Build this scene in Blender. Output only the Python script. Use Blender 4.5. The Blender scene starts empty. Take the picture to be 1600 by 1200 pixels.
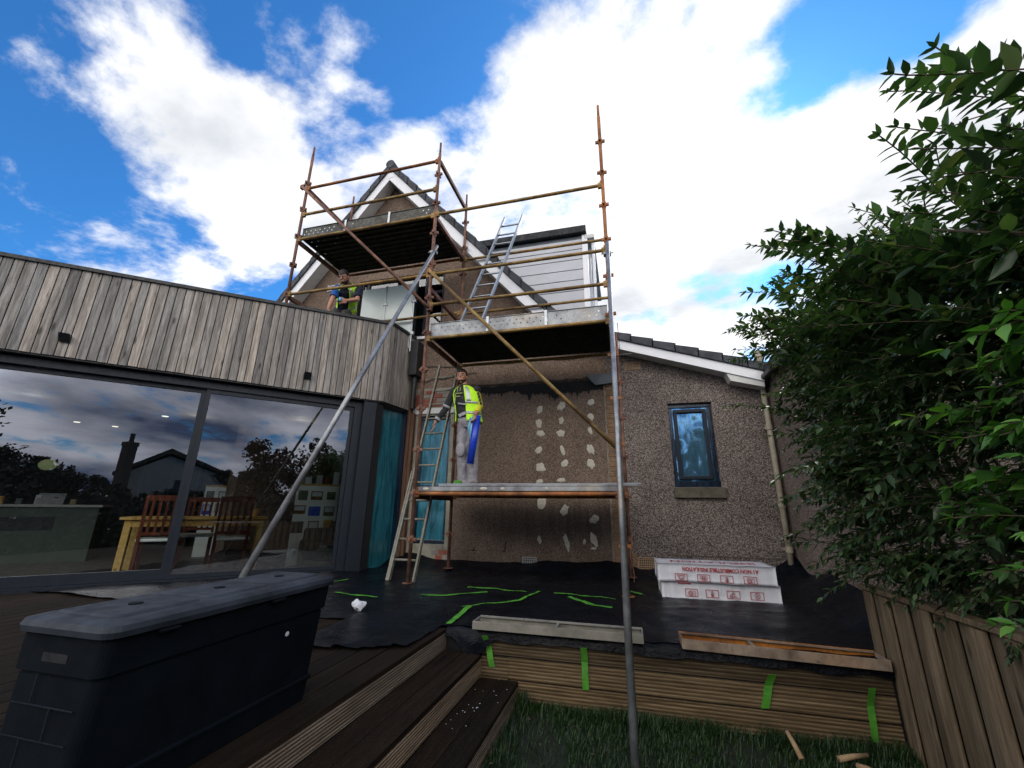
import bpy, bmesh, math, random
from mathutils import Vector, Matrix, noise as mnoise
from mathutils.geometry import tessellate_polygon
random.seed(7)
C = bpy.context.scene.collection
R = math.radians
V = Vector

# ------------------------------------------------------------------ camera
EYE = V((0, 0, 1.365))
cx = V((0.96676184, 0.2554434, 0.01096441))
cy = V((-0.06280146, 0.27881375, -0.95828955))
cz = V((-0.24784577, 0.92574919, 0.28558872))
cd = bpy.data.cameras.new('camera')
cam = bpy.data.objects.new('camera', cd); C.objects.link(cam)
m = Matrix((( cx.x, -cy.x, -cz.x, EYE.x), (cx.y, -cy.y, -cz.y, EYE.y), (cx.z, -cy.z, -cz.z, EYE.z), (0, 0, 0, 1)))
cam.matrix_world = m
cd.sensor_width = 36; cd.lens = 651.172 / 1600 * 36
cd.clip_start = 0.05; cd.clip_end = 3000
bpy.context.scene.camera = cam
vs = bpy.context.scene.view_settings
vs.view_transform = 'Standard'; vs.look = 'None'; vs.gamma = 1; vs.exposure = 0.32
bpy.context.scene.render.film_transparent = False
cyc = bpy.context.scene.cycles
try:
    cyc.max_bounces = 8; cyc.transparent_max_bounces = 12; cyc.diffuse_bounces = 3
except Exception: pass

# ------------------------------------------------------------------ world
SUN_EL, SUN_AZ = 37.0, 16.0       # azimuth from +Y towards +X
W = bpy.data.worlds.new('World'); bpy.context.scene.world = W; W.use_nodes = True
nt = W.node_tree; N = nt.nodes; L = nt.links; N.clear()
def nd(t, **k):
    n = N.new(t)
    for a, b in k.items(): setattr(n, a, b)
    return n
def mth(op, a, b=None, clamp=False):
    n = nd('ShaderNodeMath', operation=op); n.use_clamp = clamp
    for i, x in enumerate((a, b)):
        if x is None: continue
        if isinstance(x, (int, float)): n.inputs[i].default_value = x
        else: L.new(x, n.inputs[i])
    return n.outputs[0]
out = nd('ShaderNodeOutputWorld'); bg = nd('ShaderNodeBackground')
sky = nd('ShaderNodeTexSky', sky_type='NISHITA'); sky.sun_disc = False
sky.sun_elevation = R(SUN_EL); sky.sun_rotation = R(SUN_AZ); sky.air_density = 1.0; sky.dust_density = 0.4; sky.ozone_density = 2.5
tc = nd('ShaderNodeTexCoord'); D = tc.outputs['Generated']
sp = nd('ShaderNodeSeparateXYZ'); L.new(D, sp.inputs[0])
den = mth('ADD', mth('MAXIMUM', sp.outputs[2], 0.0), 0.22)
cmb = nd('ShaderNodeCombineXYZ')
L.new(mth('DIVIDE', sp.outputs[0], den), cmb.inputs[0]); L.new(mth('DIVIDE', sp.outputs[1], den), cmb.inputs[1])
mp = nd('ShaderNodeMapping'); L.new(cmb.outputs[0], mp.inputs[0])
mp.inputs['Location'].default_value = (3.1, 1.7, 0); mp.inputs['Scale'].default_value = (1.0, 1.25, 1); mp.inputs['Rotation'].default_value = (0, 0, R(25))
n1 = nd('ShaderNodeTexNoise'); L.new(mp.outputs[0], n1.inputs['Vector'])
n1.inputs['Scale'].default_value = 2.6; n1.inputs['Detail'].default_value = 14; n1.inputs['Roughness'].default_value = 0.62; n1.inputs['Distortion'].default_value = 0.15
def pix_dir(u, v):
    d = cx * (u - 800) + cy * (v - 600) + cz * 651.172
    return d.normalized()
# (direction given by a sighting, outer radius deg, inner radius deg, weight)
BL = [((1130, 330), 34, 12, .34), ((760, 170), 15, 4, .24), ((900, 330), 24, 8, .24), ((600, 330), 15, 4, .20),
      ((200, 150), 9, 2, .20), ((300, 215), 10, 2, .24), ((390, 280), 9, 2, .22), ((470, 380), 8, 2, .2), ((250, 410), 8, 2, .22),
      ((575, 110), 5, 1, .22), ((540, 30), 4, 1, .12), ((420, 130), 7, 2, .06), ((560, 200), 6, 2, .12), ((350, 80), 7, 1, .11), ((1500, 60), 11, 4, .22), ((1190, 25), 7, 2, .26), ((1480, 260), 14, 5, .1), ((110, 330), 6, 1, .13), ((850, 50), 9, 3, .10),
      ((40, 60), 12, 4, -.12), ((400, 0), 7, 2, -.10), ((665, 40), 9, 4, -.36), ((230, 50), 5, 1, .10), ((50, 140), 4, 1, .14), ((480, 110), 5, 1, .12), ((640, 190), 5, 2, .14), ((1330, 60), 8, 3, -.38), ((1230, 100), 6, 2, -.26), ((1370, 270), 12, 4, .34), ((1240, 300), 10, 3, .2), ((1110, 100), 4, 1, -.22), ((1400, 60), 5, 1, -.2), ((60, 250), 9, 3, -.10), ((330, 340), 4, 1, -.1), ((1030,30),5,1,-.12),((1500, 290), 5, 1, -.12)]
acc = None
for (uv, ro, ri, wt) in BL:
    d = pix_dir(*uv)
    dp = nd('ShaderNodeVectorMath', operation='DOT_PRODUCT'); L.new(D, dp.inputs[0]); dp.inputs[1].default_value = d
    mr = nd('ShaderNodeMapRange'); mr.interpolation_type = 'SMOOTHSTEP'; L.new(dp.outputs['Value'], mr.inputs[0])
    mr.inputs[1].default_value = math.cos(R(ro)); mr.inputs[2].default_value = math.cos(R(ri)); mr.inputs[3].default_value = 0; mr.inputs[4].default_value = wt
    acc = mr.outputs[0] if acc is None else mth('ADD', acc, mr.outputs[0])
back = nd('ShaderNodeMapRange'); back.interpolation_type = 'SMOOTHSTEP'; L.new(sp.outputs[1], back.inputs[0])   # sky behind the photographer: mostly overcast
back.inputs[1].default_value = 0.15; back.inputs[2].default_value = -0.45; back.inputs[3].default_value = 0; back.inputs[4].default_value = .5
acc = mth('ADD', acc, back.outputs[0])
dens = mth('ADD', mth('SUBTRACT', mth('MULTIPLY', n1.outputs['Fac'], 2.6), .80), acc)
cov = nd('ShaderNodeMapRange'); cov.interpolation_type = 'SMOOTHSTEP'; L.new(dens, cov.inputs[0])
cov.inputs[1].default_value = .50; cov.inputs[2].default_value = .98
n2 = nd('ShaderNodeTexNoise'); L.new(mp.outputs[0], n2.inputs['Vector'])
n2.inputs['Scale'].default_value = 1.7; n2.inputs['Detail'].default_value = 8; n2.inputs['Roughness'].default_value = .55
thick = nd('ShaderNodeMapRange'); thick.interpolation_type = 'SMOOTHSTEP'; L.new(n2.outputs['Fac'], thick.inputs[0])
thick.inputs[1].default_value = .46; thick.inputs[2].default_value = .74
cr = nd('ShaderNodeMixRGB'); L.new(thick.outputs[0], cr.inputs[0])
cr.inputs[1].default_value = (.98, .98, .99, 1); cr.inputs[2].default_value = (.56, .59, .64, 1)
# clouds away from the sun show their grey undersides
bk = nd('ShaderNodeMapRange'); L.new(sp.outputs[1], bk.inputs[0]); bk.inputs[1].default_value = .1; bk.inputs[2].default_value = -.5; bk.inputs[3].default_value = 0; bk.inputs[4].default_value = 1
n3 = nd('ShaderNodeTexNoise'); L.new(mp.outputs[0], n3.inputs['Vector']); n3.inputs['Scale'].default_value = 1.1; n3.inputs['Detail'].default_value = 8
r3 = nd('ShaderNodeMapRange'); L.new(n3.outputs['Fac'], r3.inputs[0]); r3.inputs[1].default_value = .38; r3.inputs[2].default_value = .62
c3 = nd('ShaderNodeMixRGB'); L.new(r3.outputs[0], c3.inputs[0]); c3.inputs[1].default_value = (.12, .16, .29, 1); c3.inputs[2].default_value = (1.2, 1.22, 1.36, 1)
cb = nd('ShaderNodeMixRGB'); L.new(bk.outputs[0], cb.inputs[0]); L.new(cr.outputs[0], cb.inputs[1]); L.new(c3.outputs[0], cb.inputs[2])
sk = nd('ShaderNodeMixRGB', blend_type='MULTIPLY'); sk.inputs[0].default_value = 1; L.new(sky.outputs[0], sk.inputs[1]); sk.inputs[2].default_value = (.036, .102, .160, 1)
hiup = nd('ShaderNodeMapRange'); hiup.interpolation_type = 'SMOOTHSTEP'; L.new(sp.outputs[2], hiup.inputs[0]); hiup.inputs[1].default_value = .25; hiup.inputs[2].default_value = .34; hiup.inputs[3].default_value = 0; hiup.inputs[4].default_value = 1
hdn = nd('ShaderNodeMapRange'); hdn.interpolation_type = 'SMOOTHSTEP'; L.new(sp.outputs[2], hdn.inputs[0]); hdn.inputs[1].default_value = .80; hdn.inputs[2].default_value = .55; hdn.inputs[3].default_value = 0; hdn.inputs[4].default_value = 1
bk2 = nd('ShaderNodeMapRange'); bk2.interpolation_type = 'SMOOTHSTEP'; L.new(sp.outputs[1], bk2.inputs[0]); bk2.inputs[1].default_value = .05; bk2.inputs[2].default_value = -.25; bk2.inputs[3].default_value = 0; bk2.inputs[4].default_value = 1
lit = nd('ShaderNodeMixRGB'); L.new(mth('MULTIPLY', mth('MULTIPLY', hiup.outputs[0], hdn.outputs[0]), bk2.outputs[0]), lit.inputs[0]); L.new(cb.outputs[0], lit.inputs[1]); lit.inputs[2].default_value = (3.1, 2.95, 2.75, 1)   # bright band added to the unseen rear sky to light the walls
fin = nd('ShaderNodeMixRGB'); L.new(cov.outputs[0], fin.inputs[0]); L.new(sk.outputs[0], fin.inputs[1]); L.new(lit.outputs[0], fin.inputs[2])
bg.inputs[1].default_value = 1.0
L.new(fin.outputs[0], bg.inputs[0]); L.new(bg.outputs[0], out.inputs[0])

sd = bpy.data.lights.new('sun', 'SUN'); sd.energy = 0.7; sd.angle = R(14); sd.color = (1, .95, .88)
so = bpy.data.objects.new('sun', sd); C.objects.link(so)
sdir = V((math.sin(R(SUN_AZ)) * math.cos(R(SUN_EL)), math.cos(R(SUN_AZ)) * math.cos(R(SUN_EL)), math.sin(R(SUN_EL))))
so.rotation_euler = (-sdir).to_track_quat('-Z', 'Y').to_euler(); so.location = (0, 20, 20)

# ------------------------------------------------------------------ materials
class NB:
    def __init__(s, name):
        s.m = bpy.data.materials.new(name); s.m.use_nodes = True
        s.t = s.m.node_tree; s.p = s.t.nodes['Principled BSDF']; s.o = s.t.nodes['Material Output']
        s.tc = s.t.nodes.new('ShaderNodeTexCoord')
    def n(s, t, **k):
        n = s.t.nodes.new(t)
        for a, b in k.items(): setattr(n, a, b)
        return n
    def l(s, a, b): s.t.links.new(a, b)
    def mapped(s, scale, coord='Object', rot=(0, 0, 0)):
        mp = s.n('ShaderNodeMapping'); s.l(s.tc.outputs[coord], mp.inputs[0]); mp.inputs['Scale'].default_value = scale; mp.inputs['Rotation'].default_value = rot
        return mp.outputs[0]
    def noise(s, vec, scale, detail=4, rough=.5, dist=0):
        n = s.n('ShaderNodeTexNoise'); s.l(vec, n.inputs['Vector']); n.inputs['Scale'].default_value = scale; n.inputs['Detail'].default_value = detail
        n.inputs['Roughness'].default_value = rough; n.inputs['Distortion'].default_value = dist
        return n.outputs['Fac']
    def ramp(s, fac, stops):
        n = s.n('ShaderNodeValToRGB'); s.l(fac, n.inputs[0]); e = n.color_ramp.elements
        while len(e) < len(stops): e.new(.5)
        for x, (p, c) in zip(e, stops): x.position = p; x.color = (*c, 1) if len(c) == 3 else c
        return n.outputs[0]
    def mr(s, v, a, b, c=0., d=1., smooth=True):
        n = s.n('ShaderNodeMapRange'); n.interpolation_type = 'SMOOTHSTEP' if smooth else 'LINEAR'; s.l(v, n.inputs[0])
        for i, x in enumerate((a, b, c, d)): n.inputs[i + 1].default_value = x
        return n.outputs[0]
    def mix(s, f, a, b, mode='MIX'):
        n = s.n('ShaderNodeMixRGB', blend_type=mode)
        for i, x in enumerate((f, a, b)):
            if isinstance(x, (int, float)): n.inputs[i].default_value = x
            elif isinstance(x, tuple): n.inputs[i].default_value = (*x, 1)
            else: s.l(x, n.inputs[i])
        return n.outputs[0]
    def math(s, op, a, b=0.):
        n = s.n('ShaderNodeMath', operation=op)
        for i, x in enumerate((a, b)):
            if isinstance(x, (int, float)): n.inputs[i].default_value = x
            else: s.l(x, n.inputs[i])
        return n.outputs[0]
    def col(s, c):
        if isinstance(c, tuple): s.p.inputs['Base Color'].default_value = (*c, 1)
        else: s.l(c, s.p.inputs['Base Color'])
    def rough(s, r):
        if isinstance(r, (int, float)): s.p.inputs['Roughness'].default_value = r
        else: s.l(r, s.p.inputs['Roughness'])
    def bump(s, h, strength=.3, dist=.01):
        b = s.n('ShaderNodeBump'); b.inputs['Strength'].default_value = strength; b.inputs['Distance'].default_value = dist
        s.l(h, b.inputs['Height']); s.l(b.outputs[0], s.p.inputs['Normal'])
    def rand(s):
        g = s.n('ShaderNodeNewGeometry'); o_ = s.n('ShaderNodeObjectInfo'); return s.math('FRACT', s.math('ADD', g.outputs['Random Per Island'], o_.outputs['Random']))

def simple(name, c, rough=.6, metal=0., var=.25, vs=8., bump=.15, bs=60., coat=0., spec=None):
    b = NB(name)
    if spec is not None: b.p.inputs['Specular IOR Level'].default_value = spec
    v = b.mapped((1, 1, 1))
    n = b.noise(v, vs, 6, .6)
    lo = tuple(x * (1 - var) for x in c); hi = tuple(min(1, x * (1 + var)) for x in c)
    b.col(b.ramp(n, [(.3, lo), (.7, hi)])); b.p.inputs['Metallic'].default_value = metal
    b.rough(b.mr(b.noise(v, vs * 3, 4), .3, .7, rough * .8, min(1, rough * 1.2)))
    if bump: b.bump(b.noise(v, bs, 3), bump, .004)
    return b.m

def roughcast(name, c_lo, c_mid, c_hi, scale, contrast=1.0, stains=False, dist=.012):
    b = NB(name); v = b.mapped((1, 1, 1))
    vo = b.n('ShaderNodeTexVoronoi'); b.l(v, vo.inputs['Vector']); vo.inputs['Scale'].default_value = scale; vo.inputs['Randomness'].default_value = 1
    sepc = b.n('ShaderNodeSeparateColor'); b.l(vo.outputs['Color'], sepc.inputs[0])
    stone = b.ramp(sepc.outputs[0], [(.12, c_lo), (.45, c_mid), (.95, c_hi)])
    gap = b.mr(vo.outputs['Distance'], .25, .7, 0, .75 * contrast)
    colr = b.mix(gap, stone, tuple(x * .35 for x in c_lo))
    big = b.mr(b.noise(v, 1.1, 5, .6), .3, .7, .78, 1.12)
    colr = b.mix(1.0, colr, big, 'MULTIPLY')
    if stains:
        sp_ = b.n('ShaderNodeSeparateXYZ'); b.l(b.tc.outputs['Object'], sp_.inputs[0])
        z = b.math('ADD', sp_.outputs[2], b.mr(b.noise(b.mapped((2.5, 1, .8)), 1.6, 6, .6), 0, 1, -.28, .28, False))
        x = sp_.outputs[0]
        band = b.math('MULTIPLY', b.mr(z, .75, 1.15), b.mr(z, 1.62, 1.28))
        band = b.math('MULTIPLY', band, b.math('MULTIPLY', b.mr(x, -2.6, -1.4), b.mr(x, 0.2, -.2)))
        strk = b.mr(b.noise(b.mapped((9, 1, .5)), 1.5, 4), .35, .7, .30, .68)
        colr = b.mix(b.math('MULTIPLY', band, strk), colr, (.045, .04, .038))
        foot = b.math('MULTIPLY', b.mr(z, .85, .5), .5)
        colr = b.mix(foot, colr, (.05, .04, .03))
    b.col(colr); b.rough(.95); b.p.inputs['Specular IOR Level'].default_value = .2
    h = b.math('SUBTRACT', 1.0, vo.outputs['Distance'])
    b.bump(h, .8, dist)
    return b.m

M = {}
M['dash_light'] = roughcast('pebbledash_light', (.10, .08, .07), (.27, .22, .195), (.56, .48, .43), 100, .8)
M['dash_brown'] = roughcast('pebbledash_brown', (.12, .085, .064), (.225, .165, .128), (.34, .26, .205), 105, .6, True)
M['dash_upper'] = roughcast('pebbledash_upper', (.15, .105, .078), (.28, .20, .15), (.42, .31, .24), 100, .6)
M['dash_neighbour'] = roughcast('pebbledash_neighbour', (.12, .09, .078), (.235, .19, .165), (.36, .3, .26), 95, .6)

def wood(name, cols, along='z', scale=1., rough=.8, groove=None, island=True):
    b = NB(name)
    st = {'x': (.9, 14, 14), 'y': (14, .9, 14), 'z': (14, 14, .9)}[along]
    v = b.mapped(tuple(q * scale for q in st))
    if island:
        add = b.n('ShaderNodeVectorMath', operation='ADD'); b.l(v, add.inputs[0])
        cb_ = b.n('ShaderNodeCombineXYZ'); r = b.rand()
        for i in range(3): b.l(b.math('MULTIPLY', r, 37.7 + 9 * i), cb_.inputs[i])
        b.l(cb_.outputs[0], add.inputs[1]); v = add.outputs[0]
    g = b.noise(v, 1.6, 8, .65, .6)
    c = b.ramp(g, [(.28, cols[0]), (.5, cols[1]), (.72, cols[2])])
    fine = b.mr(b.noise(v, 9, 4, .6), .3, .7, .72, 1.1)
    c = b.mix(1., c, fine, 'MULTIPLY')
    if island: c = b.mix(1., c, b.ramp(b.rand(), [(0, (.52, .52, .53)), (.3, (.98, .93, .88)), (.6, (.74, .75, .76)), (1, (1.18, 1.09, 1.0))]), 'MULTIPLY')
    kn = b.n('ShaderNodeTexVoronoi'); b.l(b.mapped({'x': (.8, 8, 8), 'y': (8, .8, 8), 'z': (8, 8, 2.2)}[along]), kn.inputs['Vector']); kn.inputs['Scale'].default_value = 1.
    c = b.mix(b.mr(kn.outputs['Distance'], .17, .06, 0, .75), c, tuple(x * .25 for x in cols[0]))
    b.col(c); b.rough(rough); b.p.inputs['Specular IOR Level'].default_value = .15
    h = g
    if groove:
        w = b.n('ShaderNodeTexWave', wave_type='BANDS', bands_direction=groove[0].upper()); b.l(b.mapped((1, 1, 1)), w.inputs['Vector']); w.inputs['Scale'].default_value = groove[1]
        w.inputs['Distortion'].default_value = 0
        b.bump(w.outputs['Fac'], .8, .004)
        c2 = b.mix(b.mr(w.outputs['Fac'], .4, .0, 0, .6), c, tuple(x * .15 for x in cols[0])); b.col(c2)
    else: b.bump(h, .35, .004)
    return b.m
M['clad'] = wood('weathered_cladding', [(.13, .118, .108), (.36, .335, .305), (.60, .56, .515)], 'z')
M['deckboard'] = wood('deck_wood', [(.009, .006, .004), (.02, .013, .008), (.036, .025, .016)], 'y', groove=('x', 26), rough=.9)
M['riser'] = wood('riser_wood_lit', [(.13, .10, .07), (.29, .23, .17), (.46, .38, .30)], 'y', groove=('z', 20))  # deck timber painted paler, standing for light falling on the risers
M['sleeper'] = wood('sleeper_wood', [(.06, .043, .024), (.14, .103, .06), (.24, .185, .115)], 'x', groove=('z', 14))
M['fence'] = wood('fence_wood', [(.08, .062, .04), (.165, .13, .088), (.26, .208, .15)], 'z')
M['timber'] = wood('frame_timber', [(.1, .05, .03), (.2, .11, .07), (.3, .18, .12)], 'z')
M['pine'] = wood('pine_table', [(.45, .25, .06), (.62, .38, .12), (.75, .5, .2)], 'x', island=False)
M['redwood'] = wood('red_wood', [(.06, .015, .008), (.13, .035, .02), (.2, .06, .03)], 'z', island=False)

def rust(name, a, b_, c_, rough=.7, metal=.3):
    b = NB(name); v = b.mapped((1, 1, 1)); n = b.noise(v, 7, 10, .7, .4)
    c = b.ramp(n, [(.3, a), (.5, b_), (.68, c_)])
    c = b.mix(1., c, b.ramp(b.noise(v, 1.9, 5, .6), [(.36, (.5, .46, .46)), (.52, (1, 1, 1)), (.66, (1.2, 1.05, .9))]), 'MULTIPLY')
    pt = b.mr(b.noise(v, 26, 6, .7), .62, .7)
    c = b.mix(pt, c, tuple(x * .4 for x in a)); b.col(c); b.rough(rough); b.p.inputs['Metallic'].default_value = metal
    b.bump(b.noise(v, 70, 4), .4, .003); return b.m
M['rust_red'] = rust('rusty_tube', (.085, .04, .028), (.19, .09, .06), (.3, .17, .12))
M['rust_yellow'] = rust('rusty_yellow_tube', (.11, .062, .02), (.27, .17, .055), (.4, .29, .12))
M['rust_orange'] = rust('rusty_orange_tube', (.12, .045, .018), (.3, .115, .035), (.42, .2, .08))
M['galv'] = rust('galvanised_tube', (.16, .175, .19), (.26, .28, .3), (.36, .38, .4), .45, .6)
M['galv_light'] = rust('galvanised_plate', (.20, .215, .225), (.29, .305, .32), (.38, .40, .41), .5, .4)
M['board_dark'] = simple('scaffold_board_steel', (.05, .048, .046), .75, .3, .4, 5)
M['board_grey'] = simple('weathered_toe_board', (.085, .085, .075), .7, .3, .3, 6)
M['alu'] = simple('aluminium', (.36, .38, .40), .35, .75, .12, 20)
M['alu_old'] = simple('aluminium_worn', (.19, .185, .15), .6, .2, .3, 14)
M['dormer_clad'] = simple('dormer_cladding_shaded', (.50, .51, .55), .5, 0, .06, 3, .03)  # white cladding, its shade put into a greyer colour
M['white'] = simple('white_upvc', (.78, .79, .82), .35, 0, .05, 3, .03)
M['white_dirty'] = simple('soffit_white', (.6, .6, .58), .5, 0, .12, 6, .05)
M['anth'] = simple('anthracite_frame', (.014, .019, .027), .42, 0, .12, 10, .02, spec=.25)
M['black'] = simple('black_trim', (.012, .013, .015), .5, 0, .2, 8, .05)
M['tile'] = simple('roof_tile', (.04, .043, .052), .75, 0, .3, 5, .3, 40)
M['felt'] = simple('roof_felt', (.02, .022, .025), .8, 0, .3, 6, .3, 60)
M['brick'] = simple('buff_brick', (.2, .115, .06), .9, 0, .35, 9, .6, 90)
M['brick_red'] = simple('red_brick', (.25, .07, .045), .9, 0, .4, 12, .6, 80)
M['mortar'] = simple('mortar', (.24, .215, .18), .95, 0, .25, 12, .5, 60)
M['plaster'] = simple('cement_render', (.27, .26, .2), .95, 0, .25, 8, .4, 60)
M['tar'] = simple('bitumen', (.006, .006, .006), .95, 0, .3, 20, .6, 40)
M['dab'] = simple('adhesive_mortar', (.46, .43, .36), .95, 0, .2, 22, .5, 60)
M['sill'] = simple('stone_sill', (.1, .085, .06), .9, 0, .3, 10, .4, 60)
M['grille'] = simple('clay_grille', (.4, .26, .15), .8, 0, .12, 10, .1)
M['grille_grey'] = simple('grey_grille', (.3, .3, .29), .8, 0, .12, 10, .1)
M['pipe'] = simple('cream_pipe', (.36, .32, .24), .55, 0, .25, 7, .1)
M['slate'] = simple('lead_grey', (.13, .15, .165), .7, 0, .25, 6, .2)
M['concrete'] = simple('weathered_steel_tray', (.20, .19, .16), .8, .1, .3, 9, .3, 50)
M['rustboard'] = rust('rust_board', (.13, .09, .065), (.25, .19, .14), (.36, .29, .22), .8, .1)
M['rustbright'] = rust('rust_bright', (.25, .08, .012), (.5, .19, .03), (.08, .035, .015), .85, 0)
M['soil'] = simple('soil', (.05, .045, .02), .95, 0, .4, 3)
M['lawn'] = simple('lawn_ground', (.008, .014, .005), .95, 0, .4, 9, .5, 60)
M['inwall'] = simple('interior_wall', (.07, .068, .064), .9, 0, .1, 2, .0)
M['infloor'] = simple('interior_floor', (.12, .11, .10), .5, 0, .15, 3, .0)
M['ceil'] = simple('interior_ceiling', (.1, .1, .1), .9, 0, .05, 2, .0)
M['boardwhite'] = simple('display_board', (.75, .79, .77), .7, 0, .05, 3, 0)
M['island'] = simple('kitchen_unit', (.05, .07, .055), .5, 0, .2, 3, 0)
M['worktop'] = simple('worktop', (.38, .37, .36), .4, 0, .1, 5, 0)
M['dark_fab'] = simple('dark_upholstery', (.02, .022, .028), .9, 0, .3, 12, .2)
M['curtain'] = simple('white_blind', (.6, .66, .66), .8, 0, .06, 3, 0)
def tape_mat():
    b = NB('green_tape'); b.col(b.ramp(b.noise(b.mapped((1,1,1)), 9, 5, .6), [(.35, (.045, .20, .018)), (.65, (.085, .33, .028))])); b.rough(.6); b.bump(b.noise(b.mapped((1,1,1)), 45, 4), .5, .004); return b.m
M['tape'] = tape_mat()
def plastic_sheet():
    b = NB('black_polythene'); v = b.mapped((1, 1, 1))
    b.col(b.ramp(b.noise(v, 2.2, 6, .6), [(.35, (.002, .0028, .005)), (.7, (.006, .008, .013))]))
    b.rough(b.mr(b.noise(v, 3.5, 5, .6), .3, .7, .24, .42)); b.p.inputs['Specular IOR Level'].default_value = .10
    h = b.math('ADD', b.noise(v, 6, 5, .6, .8), b.math('MULTIPLY', b.noise(b.mapped((1, 3, 1)), 22, 4, .6, 1.5), .3))
    b.bump(h, .7, .022); return b.m
M['sheet'] = plastic_sheet()
def film(name, lo, hi, wr=1.0, rough=.12, metal=0.):
    b = NB(name); b.p.inputs['Metallic'].default_value = metal; v = b.mapped((9, 9, 1.1))
    b.col(b.ramp(b.noise(v, 1.2, 6, .6, 1), [(.35, lo), (.7, hi)])); b.rough(rough)
    b.p.inputs['Specular IOR Level'].default_value = .8
    b.bump(b.noise(v, 2.2, 6, .6, 1.2), .5 * wr, .012); return b.m
M['film'] = film('blue_film', (.008, .075, .11), (.04, .26, .34), 1.3, .12, .2)
M['film_dark'] = film('blue_film_dark', (.004, .009, .018), (.010, .024, .05), 1.3)
M['film_sky'] = film('blue_film_glass', (.12, .30, .50), (.22, .48, .70), .12, .05, .75)
def glass(name, tint=(.8, .84, .85), ior=2.0):
    b = NB(name); b.t.nodes.remove(b.p)
    tr = b.n('ShaderNodeBsdfTransparent'); tr.inputs[0].default_value = (*tint, 1)
    gl = b.n('ShaderNodeBsdfGlossy'); gl.inputs['Roughness'].default_value = .0; gl.inputs[0].default_value = (.92, .95, 1, 1)
    fr = b.n('ShaderNodeFresnel'); fr.inputs[0].default_value = ior
    mx = b.n('ShaderNodeMixShader'); b.l(fr.outputs[0], mx.inputs[0]); b.l(tr.outputs[0], mx.inputs[1]); b.l(gl.outputs[0], mx.inputs[2]); b.l(mx.outputs[0], b.o.inputs[0])
    return b.m
M['glass'] = glass('facade_glass', (.82, .87, .86), 2.5)
M['painted_reflection'] = simple('painted_reflection_glass', (.60, .67, .65), .18, 0, .05, 2, 0)  # balustrade glass with the reflected sky put into its pale colour
M['glass_clear'] = glass('balcony_glass', (.75, .85, .83), 1.9)
def emis(name, c, s):
    b = NB(name); b.p.inputs['Emission Color'].default_value = (*c, 1); b.p.inputs['Emission Strength'].default_value = s; b.col((.2, .2, .15)); return b.m
M['lamp'] = emis('spot_lamp', (1, .9, .7), 1.2)
M['lamp_green'] = emis('pendant_glow', (.5, .6, .25), .13)
def leafm(nm='hedge_leaf', k=1.):
    b = NB(nm); r = b.rand()
    c = b.ramp(r, [(0, (.012, .026, .011)), (.4, (.028, .062, .022)), (.75, (.055, .105, .038)), (.92, (.085, .14, .06)), (1, (.12, .14, .06))])
    c = b.mix(1., c, (1.5 * k if k > 1 else 1., 1.9 * k if k > 1 else 1., 1.2 if k > 1 else 1.), 'MULTIPLY')
    b.col(c); b.rough(.4); b.p.inputs['Specular IOR Level'].default_value = .55
    ts = b.n('ShaderNodeBsdfTranslucent'); tcx = b.mix(1., c, (2.2, 2.6, .9), 'MULTIPLY'); b.l(tcx, ts.inputs[0])
    mx = b.n('ShaderNodeMixShader'); mx.inputs[0].default_value = .22; b.l(b.p.outputs[0], mx.inputs[1]); b.l(ts.outputs[0], mx.inputs[2]); b.l(mx.outputs[0], b.o.inputs[0])
    return b.m
M['leaf'] = leafm(); M['leaf_bright'] = leafm('bright_leaf', 1.35)
M['twig'] = simple('twig_bark', (.06, .045, .025), .8, 0, .3, 10)
def grassm():
    b = NB('grass_blade'); b.col(b.ramp(b.rand(), [(0, (.004, .015, .002)), (.6, (.009, .038, .004)), (1, (.026, .06, .008))])); b.rough(.6); return b.m
M['grass'] = grassm()
M['treeleaf'] = simple('far_foliage', (.008, .011, .006), .8, 0, .4, 1)
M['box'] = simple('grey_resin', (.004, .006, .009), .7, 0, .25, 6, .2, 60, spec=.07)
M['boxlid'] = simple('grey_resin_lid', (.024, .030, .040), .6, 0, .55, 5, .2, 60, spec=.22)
M['skin'] = simple('skin', (.42, .2, .13), .5, 0, .1, 12, .05)
M['beard'] = simple('short_beard', (.045, .026, .018), .8, 0, .3, 60, .3, 150)
M['hair'] = simple('dark_hair', (.012, .009, .008), .6, 0, .3, 40, .4, 120)
def cloth(name, c, w=.25): return simple(name, c, .9, 0, .2, 9, w, 40)
M['trouser'] = cloth('grey_work_trousers', (.26, .25, .27)); M['trouser_dark'] = cloth('dark_trousers', (.06, .055, .055))
M['shirt_black'] = cloth('black_jersey', (.018, .018, .024)); M['shirt_yellow'] = cloth('yellow_sleeve', (.55, .52, .02)); M['shirt_blue'] = cloth('blue_tshirt', (.015, .1, .38)); M['shirt_navy']=cloth('navy_tshirt',(.008,.012,.03))
M['pad'] = cloth('knee_pad', (.09, .09, .11)); M['graphic'] = cloth('grey_print', (.3, .3, .32)); M['graphic_yellow'] = cloth('yellow_print', (.25, .3, .1)); M['boot'] = cloth('work_boot', (.15, .14, .13))
def hiviz():
    b = NB('hi_vis'); b.col((.52, .95, .02)); b.rough(.75); b.bump(b.noise(b.mapped((1, 1, 1)), 14, 5), .5, .02)
    b.p.inputs['Emission Color'].default_value = (.5, .95, .02, 1); b.p.inputs['Emission Strength'].default_value = 0.0
    return b.m
M['hiviz'] = hiviz(); M['reflect'] = simple('reflective_tape', (.42, .43, .42), .35, .3, .08, 20, 0)
M['roll'] = simple('blue_roll', (.012, .05, .48), .3, 0, .12, 10, .05); M['roll_light'] = film('light_blue_film', (.1, .3, .5), (.2, .5, .7), .6, .3)
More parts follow.
